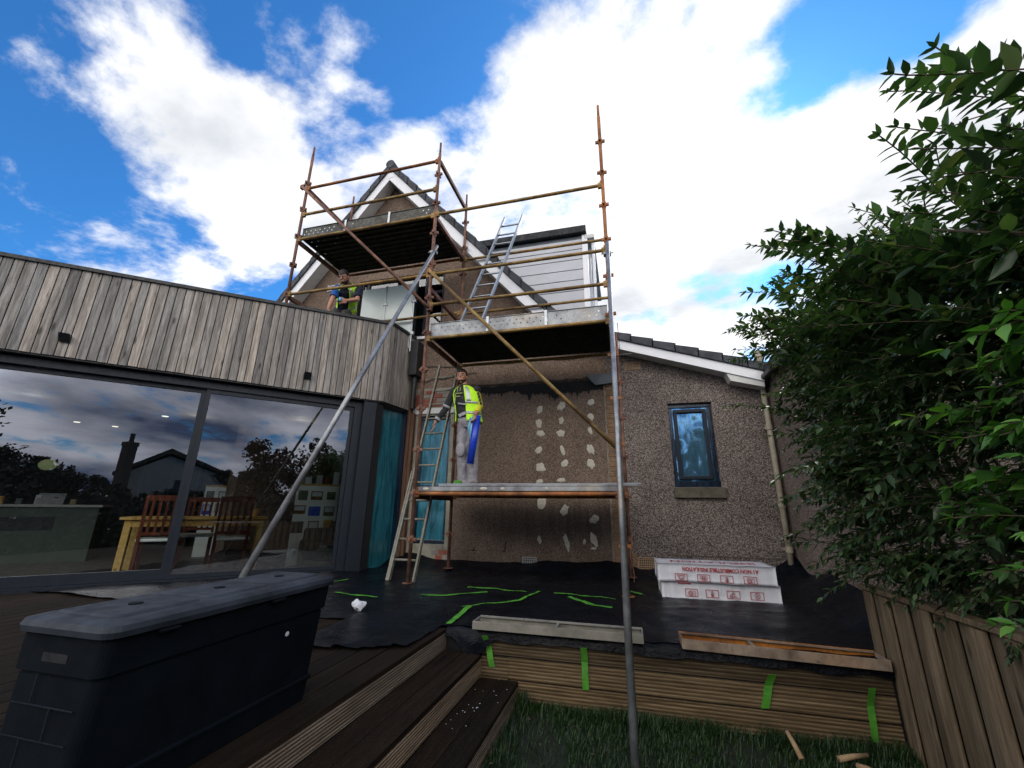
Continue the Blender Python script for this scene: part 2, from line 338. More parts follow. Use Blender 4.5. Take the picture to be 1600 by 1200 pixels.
M['paper'] = simple('paper', (.52, .54, .58), .8, 0, .1, 8, .1); M['wrap'] = film('white_wrap', (.62, .63, .67), (.74, .75, .80), 1.2, .45); M['wool'] = simple('mineral_wool', (.3, .25, .13), .95, 0, .3, 30, .5, 80)
M['red'] = simple('red_print', (.36, .008, .015), .6, 0, .1, 8, 0)
M['farwall'] = simple('white_house_wall', (.2, .2, .19), .9, 0, .08, .5, 0); M['farroof'] = simple('far_roof', (.03, .022, .02), .9, 0, .2, 2, 0)
M['stick'] = simple('cut_stick', (.3, .2, .11), .8, 0, .35, 10)

# ------------------------------------------------------------------ mesh helpers
class MB:
    def __init__(s): s.v = []; s.f = []
    def add(s, vs_, fs): 
        o = len(s.v); s.v += [tuple(q) for q in vs_]; s.f += [tuple(i + o for i in f) for f in fs]; return s
    def box(s, x0, x1, y0, y1, z0, z1):
        return s.hexa([(x0, y0), (x1, y0), (x1, y1), (x0, y1)], z0, z1)
    def hexa(s, q, z0, z1):
        n = len(q)
        if not hasattr(z1, '__len__'): z1 = [z1] * n
        if not hasattr(z0, '__len__'): z0 = [z0] * n
        v = [(*p, z0[i]) for i, p in enumerate(q)] + [(*p, z1[i]) for i, p in enumerate(q)]
        f = [tuple(range(n))[::-1], tuple(range(n, 2 * n))] + [(i, (i + 1) % n, (i + 1) % n + n, i + n) for i in range(n)]
        return s.add(v, f)
    def prism_y(s, poly, y0, y1):      # poly in (x,z)
        n = len(poly); tri = tessellate_polygon([[V((x, z, 0)) for x, z in poly]])
        v = [(x, y0, z) for x, z in poly] + [(x, y1, z) for x, z in poly]
        return s.add(v, [tuple(t) for t in tri] + [tuple(i + n for i in t) for t in tri] + [(i, (i + 1) % n, (i + 1) % n + n, i + n) for i in range(n)])
    def obox(s, c, ax, ay, az):        # half-axis vectors
        c = V(c); ax, ay, az = V(ax), V(ay), V(az)
        v = [c + a * ax + b * ay + d * az for d in (-1, 1) for a, b in ((-1, -1), (1, -1), (1, 1), (-1, 1))]
        return s.add(v, [(3, 2, 1, 0), (4, 5, 6, 7), (0, 1, 5, 4), (1, 2, 6, 5), (2, 3, 7, 6), (3, 0, 4, 7)])
    def beam(s, a, b, w, t, up=(0, 0, 1)):
        a, b = V(a), V(b); d = b - a; u = V(up); x = d.cross(u).normalized(); y = x.cross(d).normalized()
        return s.obox((a + b) / 2, d / 2, x * w / 2, y * t / 2)
    def tube(s, pts, r, n=10, cap=True):
        pts = [V(p) for p in pts]; k = len(pts)
        rr = r if hasattr(r, '__len__') else [r] * k
        o = len(s.v); ref = None
        for i, p in enumerate(pts):
            d = (pts[min(i + 1, k - 1)] - pts[max(i - 1, 0)]).normalized()
            if ref is None: ref = d.orthogonal().normalized()
            ref = (ref - d * ref.dot(d)).normalized(); q = d.cross(ref)
            for j in range(n):
                a = 2 * math.pi * j / n; s.v.append(tuple(p + (ref * math.cos(a) + q * math.sin(a)) * rr[i]))
        for i in range(k - 1):
            for j in range(n):
                a, b = o + i * n + j, o + i * n + (j + 1) % n; s.f.append((a, b, b + n, a + n))
        if cap: s.f.append(tuple(o + j for j in range(n))[::-1]); s.f.append(tuple(o + (k - 1) * n + j for j in range(n)))
        return s
    def ell(s, c, rx, ry, rz, nu=14, nv=10, M3=None):
        c = V(c); o = len(s.v); T = M3 or Matrix.Identity(3)
        s.v.append(tuple(c + T @ V((0, 0, -rz))))
        for i in range(1, nv):
            t = math.pi * i / nv - math.pi / 2
            for j in range(nu):
                a = 2 * math.pi * j / nu; s.v.append(tuple(c + T @ V((rx * math.cos(t) * math.cos(a), ry * math.cos(t) * math.sin(a), rz * math.sin(t)))))
        s.v.append(tuple(c + T @ V((0, 0, rz)))); e = len(s.v) - 1
        for j in range(nu):
            s.f.append((o, o + 1 + (j + 1) % nu, o + 1 + j)); s.f.append((e, e - nu + j, e - nu + (j + 1) % nu))
        for i in range(nv - 2):
            for j in range(nu):
                a, b = o + 1 + i * nu + j, o + 1 + i * nu + (j + 1) % nu; s.f.append((a, b, b + nu, a + nu))
        return s
    def loft(s, rings, cap=True):      # rings: list of equal-length point lists
        o = len(s.v); n = len(rings[0])
        for r in rings: s.v += [tuple(p) for p in r]
        for i in range(len(rings) - 1):
            for j in range(n):
                a, b = o + i * n + j, o + i * n + (j + 1) % n; s.f.append((a, b, b + n, a + n))
        if cap: s.f.append(tuple(o + j for j in range(n))[::-1]); s.f.append(tuple(o + (len(rings) - 1) * n + j for j in range(n)))
        return s
    def build(s, name, mat, parent=None, smooth=False, bevel=0, mods=()):
        me = bpy.data.meshes.new(name); me.from_pydata(s.v, [], s.f); me.update()
        bm = bmesh.new(); bm.from_mesh(me); bmesh.ops.recalc_face_normals(bm, faces=bm.faces); bm.to_mesh(me); bm.free()
        o = bpy.data.objects.new(name, me); C.objects.link(o)
        if mat: me.materials.append(mat)
        if smooth: me.polygons.foreach_set('use_smooth', [len(p.vertices) < 5 for p in me.polygons])
        if parent:
            o.parent = parent; o.matrix_parent_inverse = Matrix.Translation(parent.location).inverted() if parent.type == 'EMPTY' else Matrix.Identity(4)
        if bevel:
            b = o.modifiers.new('bevel', 'BEVEL'); b.width = bevel; b.segments = 2; b.limit_method = 'ANGLE'
        return o
def build_raw(mb, name, mat, parent=None, smooth=False):
    me = bpy.data.meshes.new(name); me.from_pydata(mb.v, [], mb.f); me.update(); me.materials.append(mat)
    if smooth: me.polygons.foreach_set('use_smooth', [True] * len(me.polygons))
    o = bpy.data.objects.new(name, me); C.objects.link(o)
    if parent: o.parent = parent
    return o
def thing(name, label, cat, loc=(0, 0, 0), group=None):
    o = bpy.data.objects.new(name, None); C.objects.link(o); o.location = loc; o.empty_display_size = .2
    o['label'] = label; o['category'] = cat
    if group: o['group'] = group
    return o
def tag(o, label, cat, group=None):
    o['label'] = label; o['category'] = cat
    if group: o['group'] = group
    return o
def struct(o, kind='structure'): o['kind'] = kind; return o
# parts are modelled in world coordinates; every thing's empty stays at its base and the parts keep the inverse offset
def part(mb, name, mat, parent, **k): return mb.build(name, mat, parent, **k)

DZ = .455      # deck height
WY = 6.55      # gable wall plane
P0 = V((-3.72, 5.83, 0)); DS = V((-.682, -.7315, 0)).normalized(); DW = V((-DS.y, DS.x, 0)) * -1
if DW.x > 0: DW = -DW
def F(s, w, z): p = P0 + DS * s + DW * w; return V((p.x, p.y, z))
def nz(x, y, z=0, s=1.): return mnoise.noise(V((x * s, y * s, z * s)))
def sheet_z(x, y):
    z = DZ + .022 + .014 * nz(x, y, 0, 1.7) + .010 * nz(x, y, 3, 5.) + .005 * nz(x, y, 5, 13)
    z += .010 * max(0, .35 - abs(nz(x, y, 11, 2.3))) ** 1.5 * 4
    if y > 6.2: z += (y - 6.2) * (.30 + .45 * max(0, nz(x, 1, 7, 1.3)))
    if x > 1.6: z += (x - 1.6) * (.45 + .5 * nz(y, 2, 9, 1.5)) * (1 if y > 3.6 else 0)
    return z

# ------------------------------------------------------------------ ground and deck
g = MB(); g.add([(-400, -400, -.004), (400, -400, -.004), (400, 400, -.004), (-400, 400, -.004)], [(0, 1, 2, 3)])
struct(g.build('lawn', M['lawn']))
gm = MB()
for i in range(30000):
    x = random.uniform(-.86, 1.5); y = 3.44 - 1.75 * random.random() ** 1.5
    if i % 9 == 0: y = random.uniform(3.3, 3.45)
    patch = .55 + .7 * nz(x, y, 0, 3)
    if nz(x, y, 5, 2.1) < -.12 and random.random() < .75: continue
    h = random.uniform(.02, .055) * (patch + .4) * (1.9 if y > 3.3 and random.random() < .5 else 1) * (1.5 if x < -.75 else 1)
    a = random.uniform(0, 6.28); w = random.uniform(.0015, .0035); l = random.uniform(.1, .9) * h
    dx, dy = math.cos(a), math.sin(a); lx, ly = math.cos(a + 1.3) * l, math.sin(a + 1.3) * l
    gm.add([(x - dx * w, y - dy * w, 0), (x + dx * w, y + dy * w, 0), (x + lx * .4 + dx * w * .8, y + ly * .4 + dy * w * .8, h * .6), (x + lx * .4 - dx * w * .8, y + ly * .4 - dy * w * .8, h * .6), (x + lx, y + ly, h)], [(0, 1, 2, 3), (3, 2, 4)])
o = build_raw(gm, 'grass', M['grass']); o['label'] = 'short dark green lawn grass below the deck edge'; struct(o, 'stuff')

deck = thing('timber_deck', 'raised dark timber deck with two wide steps down to the lawn', 'decking', (-1.5, 3, 0))
b = MB(); b.box(-12, 2.6, 3.47, 12, .0, DZ - .03); part(b, 'base', M['black'], deck)
b = MB()
x = -7.445
while x + .14 < -1.598: b.box(x, x + .14, -1, 3.46, DZ - .03, DZ); x += .146
part(b, 'deck_boards', M['deckboard'], deck, bevel=.003)
b = MB(); b.box(-7.3, -1.46, -1, 3.46, 0, DZ - .035); part(b, 'carcass', M['soil'], deck)
for (xr, z0, z1) in ((-1.452, .305, DZ - .031), (-1.16, .15, .274), (-.87, 0, .119)):
    b = MB(); b.box(xr, xr + .02, -1, 3.45, z0 + .004, z1); part(b, 'riser', M['riser'], deck)
for (xa, xb, z) in ((-1.594, -1.432, DZ), (-1.43, -1.29, .305), (-1.284, -1.135, .305), (-1.138, -1.0, .15), (-.994, -.85, .15)):
    b = MB(); b.box(xa, xb, -1, 3.445, z - .03, z); part(b, 'tread_board', M['deckboard'], deck, bevel=.003)
for k in range(3):
    z1 = DZ - .012 - k * .149
    b = MB(); b.box(-.93 if k else -1.30, 1.5, 3.45, 3.47, max(z1 - .139, 0), z1); part(b, 'face_board', M['sleeper'], deck, bevel=.003)
b = MB(); b.box(-1.45, -.93, 3.447, 3.468, 0, DZ - .165); part(b, 'face_board', M['sleeper'], deck)

# black polythene over the deck
b = MB(); st = .045; xs = [-7.2 + st * i for i in range(int(9.35 / st) + 1)]; ys = [.9 + st * i for i in range(int(5.68 / st) + 1)]
def keep(x, y):
    if x > -1.46: return y > 3.42
    if x < -2.3: return y > 3.36 + .05 * nz(x, y, 0, 3)
    if x > -2.32: return y > 2.72 + .35 * (x + 1.82) + .05 * nz(x, y, 0, 4)
    return True
idx = {}
for i, x in enumerate(xs):
    for j, y in enumerate(ys):
        if keep(x, y): idx[i, j] = len(b.v); b.v.append((x, y, sheet_z(x, y)))
for i in range(len(xs) - 1):
    for j in range(len(ys) - 1):
        q = [(i, j), (i + 1, j), (i + 1, j + 1), (i, j + 1)]
        if all(k in idx for k in q): b.f.append(tuple(idx[k] for k in q))
prev = None
n_ = 150
for i in range(n_ + 1):       # front flap hanging over the face boards
    x = -1.42 + 2.92 * i / n_
    ln = .04 + .045 * abs(nz(x, 3, 1, 3)) + .01 * nz(x, 8, 1, 9) + .17 * max(0, 1 - abs(x + 1.2) / .17)
    wv = .010 * nz(x, 0, 2, 6)
    row = [(x, 3.435, sheet_z(x, 3.44)), (x, 3.418 + wv * .3, DZ + .012), (x + wv, 3.412 + wv, DZ - ln * .5), (x + wv * 1.5, 3.405 - abs(wv) * 1.6, DZ - ln)]
    o_ = len(b.v); b.v += row
    if prev is not None:
        for k in range(3): b.f.append((prev + k, o_ + k, o_ + k + 1, prev + k + 1))
    prev = o_
sh = build_raw(b, 'plastic_sheet', M['sheet'], smooth=True)
tag(sh, 'black polythene sheet spread over the whole deck and hanging over its edge', 'plastic sheet')

# ------------------------------------------------------------------ main house
house = thing('house', 'pebbledashed house with steep gable, white bargeboards and a lower roof to the right', 'house', (-2, WY, 0))
RX, RZ = -4.40, 8.42                # apex of the verge (top of tiles)
def rz_right(x): return RZ - 1.12 * (x - RX)
def rz_left(x): return RZ - 1.285 * (RX - x)
def rz_low(x): return 4.03 - .337 * (x - .06)
XM = (RZ + 1.12 * RX - 4.03 - .337 * .06) / (1.12 - .337)
LE = -7.4
def wall_with_holes(outer, holes, y, mat, name, parent, depth=.14):
    b = MB(); loops = [[V((x, z, 0)) for x, z in outer]] + [[V((x, z, 0)) for x, z in h] for h in holes]
    pts = [p for l in loops for p in l]; tri = tessellate_polygon(loops)
    b.add([(p.x, y, p.y) for p in pts], [tuple(t) for t in tri])
    for h in holes:
        n = len(h); b.add([(x, y, z) for x, z in h] + [(x, y + depth, z) for x, z in h], [(i, (i + 1) % n, (i + 1) % n + n, i + n) for i in range(n)])
    return part(b, name, mat, parent)
def rect(x0, x1, z0, z1): return [(x0, z0), (x1, z0), (x1, z1), (x0, z1)]
HU = rect(-5.0, -3.12, 4.42, 5.78); HW = rect(-3.44, -2.84, .80, 2.90); HS = rect(.69, 1.30, 1.68, 2.91)
und = .14
upper = [(-3.66, 3.4), (-.2, 3.4), (-.2, 4.0), (XM, rz_low(XM) - und), (RX, RZ - .2), (LE, rz_left(LE) - .2), (LE, 2.97), (-3.66, 2.97)]
wall_with_holes(upper, [HU], WY, M['dash_upper'], 'upper_wall', house)
wall_with_holes([(-3.66, 0), (-2.72, 0), (-2.72, 3.4), (-3.66, 3.4)], [HW], WY, M['plaster'], 'rendered_wall', house)
wall_with_holes([(-2.72, 0), (-.22, 0), (-.22, 3.4), (-2.72, 3.4)], [], WY, M['dash_brown'], 'brown_wall', house)
wall_with_holes([(-.07, 0), (2.04, 0), (2.04, rz_low(2.04) - und), (-.2, 4.0), (-.2, 3.4), (-.07, 3.4)], [HS], WY - .012, M['dash_light'], 'right_wall', house)
b = MB(); b.box(-.224, -.066, WY - .002, WY + .1, 0, 3.42); part(b, 'mortar_strip', M['mortar'], house)
b = MB(); z = .5; k = 0
while z < 3.34:
    j = .004 * nz(z, 3, 0, 20); b.box(-.218 + (.01 if k % 2 else 0) + j, -.075, WY - .012 + j, WY + .02, z, z + .064); z += .074; k += 1
part(b, 'brick_strip', M['brick'], house, bevel=.004)
b = MB(); z = .55; # vertical render bead by the bricks
b.box(-.238, -.226, WY - .012, WY + .01, .5, 3.36); part(b, 'render_bead', M['mortar'], house)
# exposed courses around the left window
rnd = random.Random(3)
b = MB(); b2 = MB()
for zi, z in enumerate([3.06 + .078 * i for i in range(4)]):
    x = -3.64 + (.1 if zi % 2 else 0)
    while x < -2.78:
        w = .21; red = rnd.random() < .55; q = MB(); q.box(x, min(x + w - .01, -2.75), WY - .01, WY + .02, z, z + .066); part(q, 'exposed_brick', M['brick_red'] if red else M['mortar'], house, bevel=.004); x += w
for zi, z in enumerate([.5 + .076 * i for i in range(4)]):
    x = -3.05 + (.07 if zi % 2 else 0)
    while x < -2.78: red = rnd.random() < .4; q = MB(); q.box(x, min(x + .12, -2.76), WY - .01, WY + .02, z, z + .064); part(q, 'exposed_brick', M['brick_red'] if red else M['mortar'], house, bevel=.004); x += .13
b = MB(); b.box(-3.56, -2.76, WY - .03, WY + .02, 2.93, 3.03); part(b, 'lintel', M['white_dirty'], house, bevel=.006)
# cables across the wall
for (za, zb, x0, x1) in ((3.80, 3.76, -3.62, -.1), (3.52, 3.62, -3.62, -2.4)):
    b = MB(); pts = [(x0 + (x1 - x0) * t / 24, WY - .016, za + (zb - za) * t / 24 + .018 * math.sin(t * .9)) for t in range(25)]; b.tube(pts, .006, 6); part(b, 'cable', M['black'], house, smooth=True)
# render-carrier bead / broken flashing line and tar
b = MB(); top = []; bot = []
n_ = 260
for i in range(n_ + 1):
    x = -2.60 + 2.42 * i / n_
    t = 3.36 + .02 * nz(x, 0, 0, 6)
    base = 3.27 - .06 * (x > -1.6)
    dr = abs(nz(x, 2, 2, 22)) * .12 + abs(nz(x, 9, 2, 55)) * .06 + .1 * max(0, nz(x, 4, 4, 3.1)) + .13 * max(0, 1 - abs(x + 1.45) / .05) + .1 * max(0, 1 - abs(x + 1.02) / .09)
    top.append((x, t)); bot.append((x, base - dr))
for i in range(n_):
    (xa, ta), (xb, tb), (xc, bc), (xd, bd) = top[i], top[i + 1], bot[i + 1], bot[i]
    b.add([(xa, WY - .004, ta), (xb, WY - .004, tb), (xc, WY - .004, bc), (xd, WY - .004, bd)], [(0, 1, 2, 3)])
part(b, 'tar_stain', M['tar'], house)
b = MB()
for i in range(40):
    x = -2.55 + 2.1 * i / 40; b.obox((x + .02, WY - .012, 3.405 + .008 * nz(x, 1, 1, 30)), (.036, 0, .004 * nz(x, 5, 5, 9)), (0, .016, 0), (0, 0, .012 + .008 * abs(nz(x, 0, 9, 14))))
part(b, 'broken_flashing', M['rustboard'], house)
b = MB(); b.prism_y([(-.50, 3.44), (-.03, 3.44), (-.05, 3.28), (-.36, 3.26), (-.43, 3.33)], WY - .07, WY - .02); part(b, 'lead_flashing', M['slate'], house, bevel=.01)
# adhesive dabs
dabs = [(843, 640, 9, 13), (877, 635, 10, 13), (923, 629, 9, 10), (842, 661, 9, 12), (877, 657, 7, 9), (923, 651, 8, 9), (844, 677, 12, 10), (876, 677, 11, 10), (922, 673, 6, 10),
        (842, 703, 10, 10), (879, 703, 7, 12), (923, 702, 9, 14), (844, 730, 13, 13), (883, 724, 10, 9), (923, 724, 10, 12), (843, 752, 10, 6), (877, 750, 10, 6),
        (846, 785, 11, 20), (882, 797, 11, 13), (929, 811, 11, 11), (843, 843, 5, 10), (886, 848, 7, 19), (928, 843, 8, 14), (808, 762, 0, 0), (913, 847, 4, 6), (928, 857, 7, 3)]
rnd = random.Random(5)
def bp_y(u, v, y): d = cx * (u - 800) + cy * (v - 600) + cz * 651.172; return EYE + d * (y / d.y)
for (u, v, rw, rh) in dabs:
    if not rw: continue
    c = bp_y(u, v, WY); s_ = .0101; a0 = rnd.random() * 9; nn = 30; ring = []
    sk_ = rnd.uniform(-.35, .35)
    for j in range(nn):
        a = 2 * math.pi * j / nn; r = 1 + .38 * nz(math.cos(a), math.sin(a), a0 * 7, 1.6) + .15 * nz(math.cos(a), math.sin(a), a0 * 3 + 5, 5.5)
        zz = math.sin(a) * rh * s_ * .56 * r; ring.append((c.x + math.cos(a) * rw * s_ * .56 * r + sk_ * zz, zz + c.z))
    b = MB(); mx_ = sum(p[0] for p in ring) / nn; mz_ = sum(p[1] for p in ring) / nn
    v_ = [(x, WY - .003, z) for x, z in ring] + [(mx_ + (x - mx_) * .82, WY - .0065 - .003 * nz(x, z, 0, 60), mz_ + (z - mz_) * .82) for x, z in ring] + [(mx_ + .01, WY - .0045, mz_)]
    b.add(v_, [(j, (j + 1) % nn, (j + 1) % nn + nn, j + nn) for j in range(nn)] + [(nn + j, nn + (j + 1) % nn, 2 * nn) for j in range(nn)])
    part(b, 'adhesive_dab', M['dab'], house, smooth=True)
# small tar splashes near the base
b = MB()
for (x, z, w_, h_) in ((-1.83, .80, .012, .07), (-1.85, .74, .03, .012), (-2.34, .735, .04, .012), (-2.33, .75, .01, .04), (-1.82, .86, .01, .03)):
    b.prism_y([(x - w_, z - h_ * .3), (x, z - h_), (x + w_ * .8, z - h_ * .2), (x + w_ * .4, z + h_), (x - w_ * .6, z + h_ * .7)], WY - .003, WY + .001); part(b, 'tar_splash', M['tar'], house); b = MB()
# air vents
def vent(x0, x1, z0, z1, y, mat, nx, nzv):
    f = MB(); t = .012
    f.box(x0, x1, y - .014, y, z0, z0 + t); f.box(x0, x1, y - .014, y, z1 - t, z1); f.box(x0, x0 + t, y - .014, y, z0 + t, z1 - t); f.box(x1 - t, x1, y - .014, y, z0 + t, z1 - t)
    for i in range(1, nx): xx = x0 + (x1 - x0) * i / nx; f.box(xx - .004, xx + .004, y - .011, y - .001, z0 + t, z1 - t)
    for i in range(1, nzv): zz = z0 + (z1 - z0) * i / nzv; f.box(x0 + t, x1 - t, y - .0095, y - .0005, zz - .004, zz + .004)
    p = part(f, 'air_vent', mat, house)
    q = MB(); q.box(x0 + .01, x1 - .01, y - .0045, y - .003, z0 + .01, z1 - .01); part(q, 'vent_back', M['black'], p)
vent(.11, .345, 3.49, 3.61, WY - .014, M['grille'], 10, 4); vent(-1.56, -1.34, .50, .67, WY - .004, M['grille_grey'], 8, 5); vent(.10, .33, .55, .73, WY - .014, M['grille'], 9, 6)
b = MB()
for (x, z) in ((-.06, .55), (-.06, .63), (.345, .55), (.345, .63), (-.06, .71)): b = MB(); b.box(x, x + .15, WY - .022, WY - .005, z, z + .066); part(b, 'loose_brick', M['brick'], house, bevel=.004)
b = MB(); b.box(.5, 2.03, WY - .02, WY - .008, .765, .775); part(b, 'render_stop', M['sill'], house)
# bargeboards, soffit, roof verge and tiles
YB = 6.27
def slope_poly(xa, xb, fz, lo, hi): return [(xa, fz(xa) - lo), (xb, fz(xb) - lo), (xb, fz(xb) - hi), (xa, fz(xa) - hi)]
for (xa, xb, fz) in ((RX, XM - .02, rz_right), (RX, LE, rz_left), (XM - .02, 1.97, rz_low)):
    sc = 1.5 if fz is not rz_low else 1.05
    b = MB(); b.prism_y(slope_poly(xa, xb, fz, .13 * sc, .30 * sc if fz is not rz_low else .28), YB, YB + .02); part(b, 'bargeboard', M['white'], house)
    b = MB(); b.prism_y(slope_poly(xa, xb, fz, .285 * sc if fz is not rz_low else .262, .295 * sc if fz is not rz_low else .272), YB + .022, WY - .016); part(b, 'soffit', M['white_dirty'], house)
    # tile courses: each a stepped slab
    b = MB(); ln = abs(xb - xa); dirx = 1 if xb > xa else -1
    dl = .33 / math.hypot(1, (fz(xa) - fz(xa + dirx)))
    nseg = max(1, int((ln + .06) / dl)); 
    for k in range(nseg + 1):
        x0 = xa + dirx * dl * k; x1 = xa + dirx * min(dl * (k + 1) + .03, ln + .07)
        if dirx * (x1 - x0) <= 0: continue
        j = .006 * nz(x0, k, 0, 3)
        th = .125 * sc
        b.prism_y([(x0, fz(x0) - .028 + j), (x1, fz(x1) + .006 + j), (x1, fz(x1) - th + j), (x0, fz(x0) - th + j)], YB - .035 + .006 * nz(k, 3, 3), YB + .13)
    part(b, 'verge_tiles', M['tile'], house, bevel=.006)
    b = MB(); b.prism_y(slope_poly(xa, xb + dirx * .05, fz, .04, .12), YB + .14, 15); part(b, 'roof', M['tile'], house)
b = MB(); b.tube([(RX, YB - .045, RZ - .075), (RX, 15, RZ - .075)], .10, 14); part(b, 'ridge_tile', M['tile'], house, smooth=True)
b = MB(); b.prism_y([(RX - .1, RZ - .42), (RX + .1, RZ - .40), (RX, RZ - .22)], YB - .004, YB + .01); part(b, 'apex_trim', M['white'], house)
b = MB(); b.box(1.97, 2.03, WY + .0, 15, 0, rz_low(2.0) - .13); part(b, 'side_wall', M['dash_upper'], house); b = MB(); b.box(LE, LE + .2, WY + .01, 15, 0, rz_left(LE) - .3); part(b, 'side_wall', M['dash_upper'], house)
# eaves box, gutter and drainpipe
b = MB(); b.prism_y([(1.5, rz_low(1.5) - .28), (1.97, rz_low(1.97) - .28), (1.97, rz_low(1.97) - .36), (1.55, rz_low(1.5) - .40)], YB + .0225, YB + .22); part(b, 'eaves_box', M['white_dirty'], house)
b = MB(); b.box(1.93, 2.05, YB + .06, 7.4, 3.27, 3.36); part(b, 'gutter', M['pipe'], house, bevel=.02)
b = MB(); b.tube([(1.99, YB + .12, 3.5), (1.99, YB + .13, 3.25), (1.985, WY - .10, 3.05), (1.985, WY - .10, 2.2), (1.975, WY - .10, .47)], .036, 14); dp = part(b, 'drainpipe', M['pipe'], house, smooth=True)
for z in (2.45, 1.42, .86):
    b = MB(); b.tube([(1.98, WY - .10, z), (1.98, WY - .10, z + .07)], .045, 14); b.box(1.93, 2.03, WY - .06, WY - .014, z + .02, z + .05); part(b, 'pipe_bracket', M['pipe'], dp)
b = MB(); b.loft([[(1.99 + r * math.cos(a), YB + .12 + r * math.sin(a), z) for a in [math.pi * 2 * k / 10 for k in range(10)]] for r, z in ((.04, 3.4), (.07, 3.5), (.075, 3.58), (.06, 3.581))]); part(b, 'hopper', M['pipe'], dp)

# windows ---------------------------------------------------------
def frame_rect(b, x0, x1, z0, z1, y0, y1, t):
    b.box(x0, x1, y0, y1, z0, z0 + t); b.box(x0, x1, y0, y1, z1 - t, z1); b.box(x0, x0 + t, y0, y1, z0 + t, z1 - t); b.box(x1 - t, x1, y0, y1, z0 + t, z1 - t)
def blue_window(x0, x1, z0, z1, mid=None, sub=False, fm='film', sill=True):
    w = MB(); frame_rect(w, x0, x1, z0, z1, WY + .06, WY + .13, .06); wf = part(w, 'window', M['film_dark'], house, bevel=.006)
    if mid: w = MB(); w.box(x0 + .06, x1 - .06, WY + .055, WY + .12, mid - .05, mid + .05); part(w, 'transom', M['film_dark'], wf)
    if sub: w = MB(); frame_rect(w, x0 + .075, x1 - .075, z0 + .11, z1 - .09, WY + .035, WY + .058, .05); part(w, 'sash', M['anth'], wf, bevel=.008)
    # taped film: gently billowing sheet
    q = MB(); nx_, nz_ = 14, 40; xa, xb, za, zb = x0 + .055, x1 - .055, z0 + .055, z1 - .055
    for j in range(nz_ + 1):
        for i in range(nx_ + 1):
            xx = xa + (xb - xa) * i / nx_; zz = za + (zb - za) * j / nz_
            q.v.append((xx, WY + .085 + .006 * nz(xx, 0, zz * .35, 16) + .005 * nz(xx, 4, zz, 5), zz))
    for j in range(nz_):
        for i in range(nx_): a = j * (nx_ + 1) + i; q.f.append((a, a + 1, a + nx_ + 2, a + nx_ + 1))
    part(q, 'film_covering', M[fm], wf, smooth=True)
    return wf
blue_window(-3.44, -2.84, .80, 2.90, 1.67)
wf = blue_window(.69, 1.30, 1.68, 2.91, None, True, 'film_sky')
w = MB(); w.prism_y([(.69, 1.682), (1.30, 1.682), (1.30, 1.76), (.69, 1.76)], WY + .0, WY + .06); part(w, 'film_skirt', M['film_dark'], wf)
w = MB(); w.box(.67, 1.34, WY - .07, WY + .02, 1.53, 1.675); part(w, 'sill', M['sill'], wf, bevel=.008)
# upper window with juliet balcony
w = MB(); frame_rect(w, -5.0, -3.12, 4.42, 5.78, WY + .05, WY + .12, .06)
for x in (-4.86, -3.78, -3.55): w.box(x, x + .06, WY + .052, WY + .118, 4.48, 5.72)
w.box(-3.49, -3.18, WY + .054, WY + .116, 5.34, 5.40); w.box(-4.94, -4.86, WY + .054, WY + .116, 5.2, 5.26)
uw = part(w, 'window', M['anth'], house, bevel=.005)
w = MB(); w.box(-4.96, -3.15, WY + .08, WY + .086, 4.46, 5.74); part(w, 'pane', M['glass_clear'], uw)
w = MB(); 
for i in range(60): xx = -4.96 + 1.8 * i / 60; w.box(xx, xx + .029, WY + .13 + .002 * (i % 2), WY + .135 + .002 * (i % 2), 4.8 if xx > -3.6 else 4.5, 5.73)
part(w, 'blind', M['curtain'], uw)
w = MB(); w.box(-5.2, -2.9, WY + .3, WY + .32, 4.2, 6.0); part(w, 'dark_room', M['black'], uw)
w = MB(); w.box(-3.84, -2.96, WY - .05, WY + .04, 4.36, 4.415); part(w, 'sill', M['white'], uw, bevel=.004)
bal = thing('glass_balustrade', 'frameless glass balustrade with steel clamps in front of the upper window', 'balustrade', (-4.2, 6.3, 4.05))
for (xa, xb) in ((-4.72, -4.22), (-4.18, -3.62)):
    w = MB(); w.box(xa, xb, 6.30, 6.312, 4.12, 5.42); part(w, 'glass_panel', M['painted_reflection'], bal)
for x in (-4.2, -3.6):
    w = MB(); w.tube([(x, 6.306, 4.05), (x, 6.306, 5.44)], .016, 8); part(w, 'post', M['alu'], bal)
    for z in (4.4, 5.05): w = MB(); w.box(x - .05, x + .05, 6.285, 6.327, z - .03, z + .03); part(w, 'clamp', M['alu'], bal, bevel=.006)
# satellite-style vent grille on the gable
w = MB()
for k in range(4): w.box(-5.76, -5.50, WY - .02, WY - .002, 5.66 + k * .035, 5.68 + k * .035)
w.box(-5.77, -5.75, WY - .021, WY - .003, 5.65, 5.80); w.box(-5.51, -5.49, WY - .021, WY - .003, 5.65, 5.80); part(w, 'gable_vent', M['white_dirty'], house)
